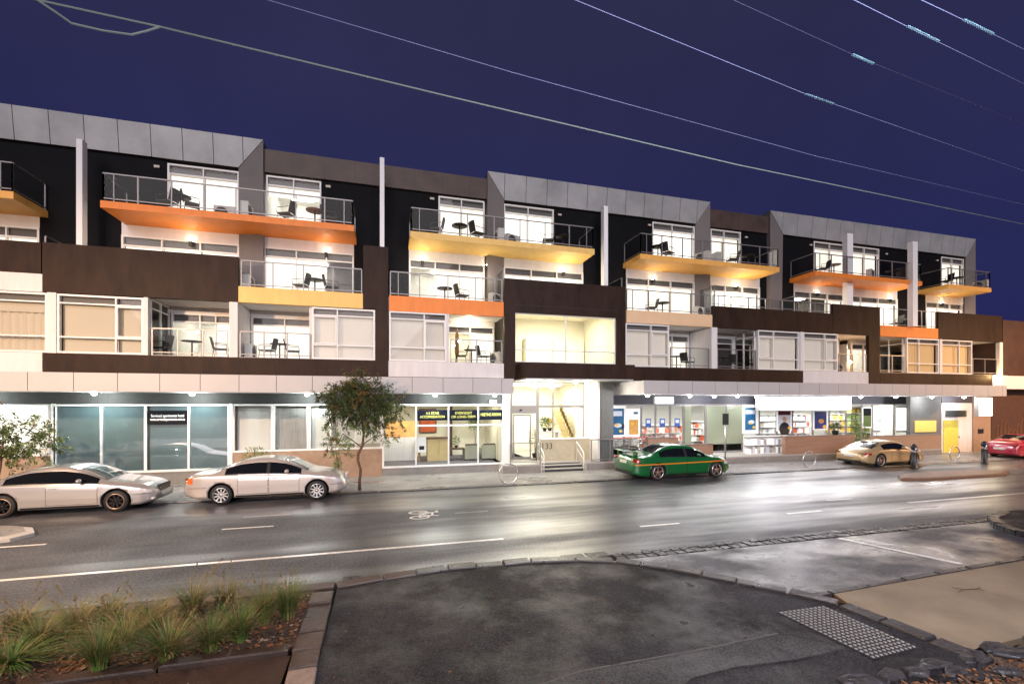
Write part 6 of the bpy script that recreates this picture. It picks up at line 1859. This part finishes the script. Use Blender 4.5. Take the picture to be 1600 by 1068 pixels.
def ac(x, y, z, rz, label):
    o = thing('air_conditioner', label, 'air conditioner', (x, y, z), rz, 'outdoor air conditioner units')
    MB().box(-.38, .38, -.14, .14, .06, .64).build('casing', M['ac_white'], o)
    g = MB()
    for k in range(5):
        r = .05 + .045 * k
        g.tube([(-.1 + r * math.cos(i * .524), -.15, .35 + r * math.sin(i * .524)) for i in range(13)], .006, 4)
    g.lathe([(.235, -.147), (.235, -.142), (0, -.1415)], (-.1, 0, .35), 18, 'y')
    g.build('fan_grille', M['ac_grille'], o)
    for s in (-.3, .3): MB().box(s - .03, s + .03, -.15, .15, 0, .059).build('foot', M['charcoal'], o)
    return o
def at3(px, d=.7): Y = 20.05 + d; return X(px, Y), Y, 10.66
def at2(px, d=.7): Y = Y1 + .25 + d; return X(px, Y), Y, 7.845
def at1(px, d=.8): Y = Y1 + .25 + d; return X(px, Y), Y, 5.045
FURN = [
 ('t', at3(282), 'dark table on the long orange balcony at the upper left'), ('c', at3(262), 'chair left of the table on the long orange balcony', 1.2), ('c', at3(300), 'chair right of the table on the long orange balcony', -1.2),
 ('a', at3(352, 1.1), 'air conditioner against the first top floor window of the long orange balcony', 0), ('a', at3(386, .6), 'air conditioner beside the grey wall on the long orange balcony', 1.57),
 ('c', at3(447), 'chair in front of the brightest top floor window', 1.2), ('t', at3(492), 'timber table near the right end of the long orange balcony', 'timber'), ('c', at3(515), 'chair at the right end of the long orange balcony', -1.4),
 ('c', at3(682), 'chair at the left of the yellow balcony', 1.3), ('t', at3(718), 'dark round table on the left half of the yellow balcony'), ('c', at3(746), 'chair right of the round table on the yellow balcony', -1.2),
 ('a', at3(780, .6), 'air conditioner left of the middle on the yellow balcony', -1.57), ('a', at3(800, 1.0), 'air conditioner under the right window of the yellow balcony', .4),
 ('c', at3(856), 'chair left of the right table on the yellow balcony', 1.3), ('t', at3(880), 'table on the right half of the yellow balcony'),
 ('t', at3(1028), 'dark table on the amber balcony'), ('c', at3(1043), 'chair right of the dark table on the amber balcony', -1.2), ('a', at3(1098, .7), 'air conditioner left of the middle wall on the amber balcony', -1.3), ('a', at3(1116, .7), 'air conditioner right of the middle wall on the amber balcony', 1.57),
 ('c', at3(1145), 'chair on the right half of the amber balcony', 1.2), ('t', at3(1170), 'table on the right half of the amber balcony'),
 ('t', at3(1303), 'pale blue grey table on the deep orange balcony', 'alu'), ('c', at3(1286), 'chair left of the pale table on the deep orange balcony', 1.2), ('a', at3(1360, .7), 'air conditioner in the middle of the deep orange balcony', .4),
 ('t', at3(1395), 'table on the right half of the deep orange balcony'), ('c', at3(1410), 'chair right of the table on the deep orange balcony', -1.2),
 ('c', at3(1478), 'chair on the last balcony at the right end', 1.2), ('t', at3(1495), 'small table on the last balcony at the right end'), ('a', at3(1533, .6), 'air conditioner at the outer end of the last balcony', -1.57),
 ('c', at2(470), 'chair with pale cushion left of the table above the yellow balcony front', 1.3), ('t', at2(492), 'dark table above the yellow balcony front on the second floor'), ('c', at2(518), 'chair right of the table above the yellow balcony front', -1.3), ('a', at2(389, .6), 'air conditioner at the left end above the yellow balcony front', 1.57),
 ('t', at2(695), 'dark table above the orange front beside the entrance block'), ('c', at2(722), 'chair above the orange front beside the entrance block', -1.3), ('a', at2(775, .8), 'air conditioner behind the rail next to the entrance block', .5),
 ('t', at2(1035), 'table above the peach balcony front'), ('c', at2(1018), 'chair above the peach balcony front', 1.3), ('a', at2(1092, .8), 'air conditioner behind the peach balcony front', .4),
 ('t', at2(1415), 'table above the small orange front at the right', 'alu'), ('c', at2(1400), 'chair above the small orange front at the right', 1.2),
 ('c', at1(252), 'chair by the glazed corner in the lower left loggia', 1.4), ('c', at1(345), 'chair beside the white fin wall in the lower left loggia', -1.4), ('t', at1(300), 'small table in the lower left loggia'),
 ('a', at1(392, .7), 'air conditioner against the white fin wall on the first floor', 1.57), ('c', at1(418), 'chair left of the table in the first floor loggia above the tree', 1.4), ('t', at1(437), 'dark table in the first floor loggia above the tree'), ('c', at1(458), 'chair right of the table in the first floor loggia above the tree', -1.4),
 ('c', at1(720), 'chair left of the table in the loggia with the bright wall lamp', 1.4), ('t', at1(737), 'dark table in the loggia with the bright wall lamp'), ('c', at1(756), 'chair right of the table in the loggia with the bright wall lamp', -1.4), ('a', at1(776, .8), 'air conditioner in the loggia with the bright wall lamp', -1.2),
 ('t', at1(1057), 'table in the loggia right of the entrance block'), ('c', at1(1074), 'chair in the loggia right of the entrance block', -1.3), ('a', at1(1090, 1.1), 'air conditioner against the white wall right of the entrance block', -1.57),
 ('t', at1(1130), 'table in the dim loggia right of the white wall'), ('c', at1(1150), 'chair in the dim loggia right of the white wall', -1.3),
 ('t', at1(1397), 'table in the narrow bright loggia near the right end'), ('a', at1(1316, 1.2), 'air conditioner high in the loggia with the orange lamp', -1.57)]
for f in FURN:
    k, (x, y, z), lab = f[0], f[1], f[2]
    if k == 't': table(x, y, z, lab, f[3] if len(f) > 3 else 'charcoal')
    elif k == 'c': chair(x, y, z, f[3], lab)
    else: ac(x, y, z, f[3], lab)
o = thing('folded_parasol', 'folded timber coloured parasol standing in the loggia with the wall lamp', 'parasol', (X(714, 20.7), 20.7, 5.045))
MB().lathe([(.05, .35), (.10, .5), (.09, 1.2), (.05, 1.55), (.02, 1.65), (0, 1.66)], n=10).build('canopy', M['timber'], o)
MB().lathe([(.22, 0), (.22, .06), (.03, .08), (.025, .5), (.0, .5)], n=12).build('base', M['charcoal'], o)

# ------------------------------------------------------------------ lobby furniture
o = thing('reception_desk', 'pale wooden reception desk with a dark top in the lobby', 'desk', ((X(668, 22.6) + X(702, 22.6)) / 2, 22.6, .41))
hw = (X(702, 22.6) - X(668, 22.6)) / 2
MB().box(-hw, hw, 0, .6, 0, 1.08).build('front', M['wood_light'], o); MB().box(-hw - .45, hw + .05, -.04, .65, 1.081, 1.14).build('top', M['wood_dark'], o)
MB().box(-hw - .42, -hw - .34, 0, .6, 0, 1.08).build('side_panel', M['timber'], o)
o = thing('wall_picture', 'large red picture on the wall behind the reception desk', 'picture', ((X(655, 24.9) + X(682, 24.9)) / 2, 24.9, 1.75))
hw = (X(682, 24.9) - X(655, 24.9)) / 2
MB().box(-hw, hw, 0, .05, -.1, 1.2).build('frame', M['wood_dark'], o); MB().box(-hw + .05, hw - .05, -.01, -.002, -.05, 1.15).build('canvas', M['picture_red'], o)
o = thing('notice_board', 'white notice standing against the reception desk', 'notice', (X(659, 22.2), 22.2, .9))
MB().box(-.2, .2, 0, .02, 0, .72).build('board', M['poster_white'], o); MB().box(-.12, .12, -.004, -.001, .12, .3).build('print', M['charcoal'], o)
o = thing('side_table', 'dark wooden side table between the desk and the sofas', 'table', (X(713, 22.9), 22.9, .41))
MB().box(-.42, .42, -.3, .3, .52, .585).build('tabletop', M['wood_dark'], o)
for sx, sy in ((-1, -1), (1, -1), (-1, 1), (1, 1)): MB().box(sx * .40 - .04, sx * .40 + .04, sy * .27 - .03, sy * .27 + .03, 0, .519).build('leg', M['wood_dark'], o)
def sofa(px0, px1, label):
    Y = 22.4; x0, x1 = X(px0, Y), X(px1, Y); c = (x0 + x1) / 2; hw = (x1 - x0) / 2
    o = thing('lobby_sofa', label, 'sofa', (c, Y, .41), 0, 'sofas in the lobby')
    MB().box(-hw, hw, 0, .14, .06, .74).build('backrest', M['sofa_cloth'], o)
    MB().box(-hw + .1, hw - .1, .141, .7, .06, .42).build('seat', M['sofa_cloth'], o)
    for s in (-1, 1):
        MB().box(s * hw - s * .1, s * hw, .141, .7, .06, .56).build('armrest', M['sofa_cloth'], o)
        MB().box(s * hw - s * .08, s * hw - s * .02, .02, .08, 0, .059).build('leg', M['wood_dark'], o)
        MB().box(s * hw - s * .08, s * hw - s * .02, .6, .66, 0, .059).build('leg', M['wood_dark'], o)
    MB().box(-.3, .3, .02, .16, .741, .80).build('cushion', M['wood_dark'], o)
sofa(727, 747, 'grey green sofa beside the tufted plant in the lobby'); sofa(753, 777, 'grey green sofa nearest the entrance pier in the lobby')
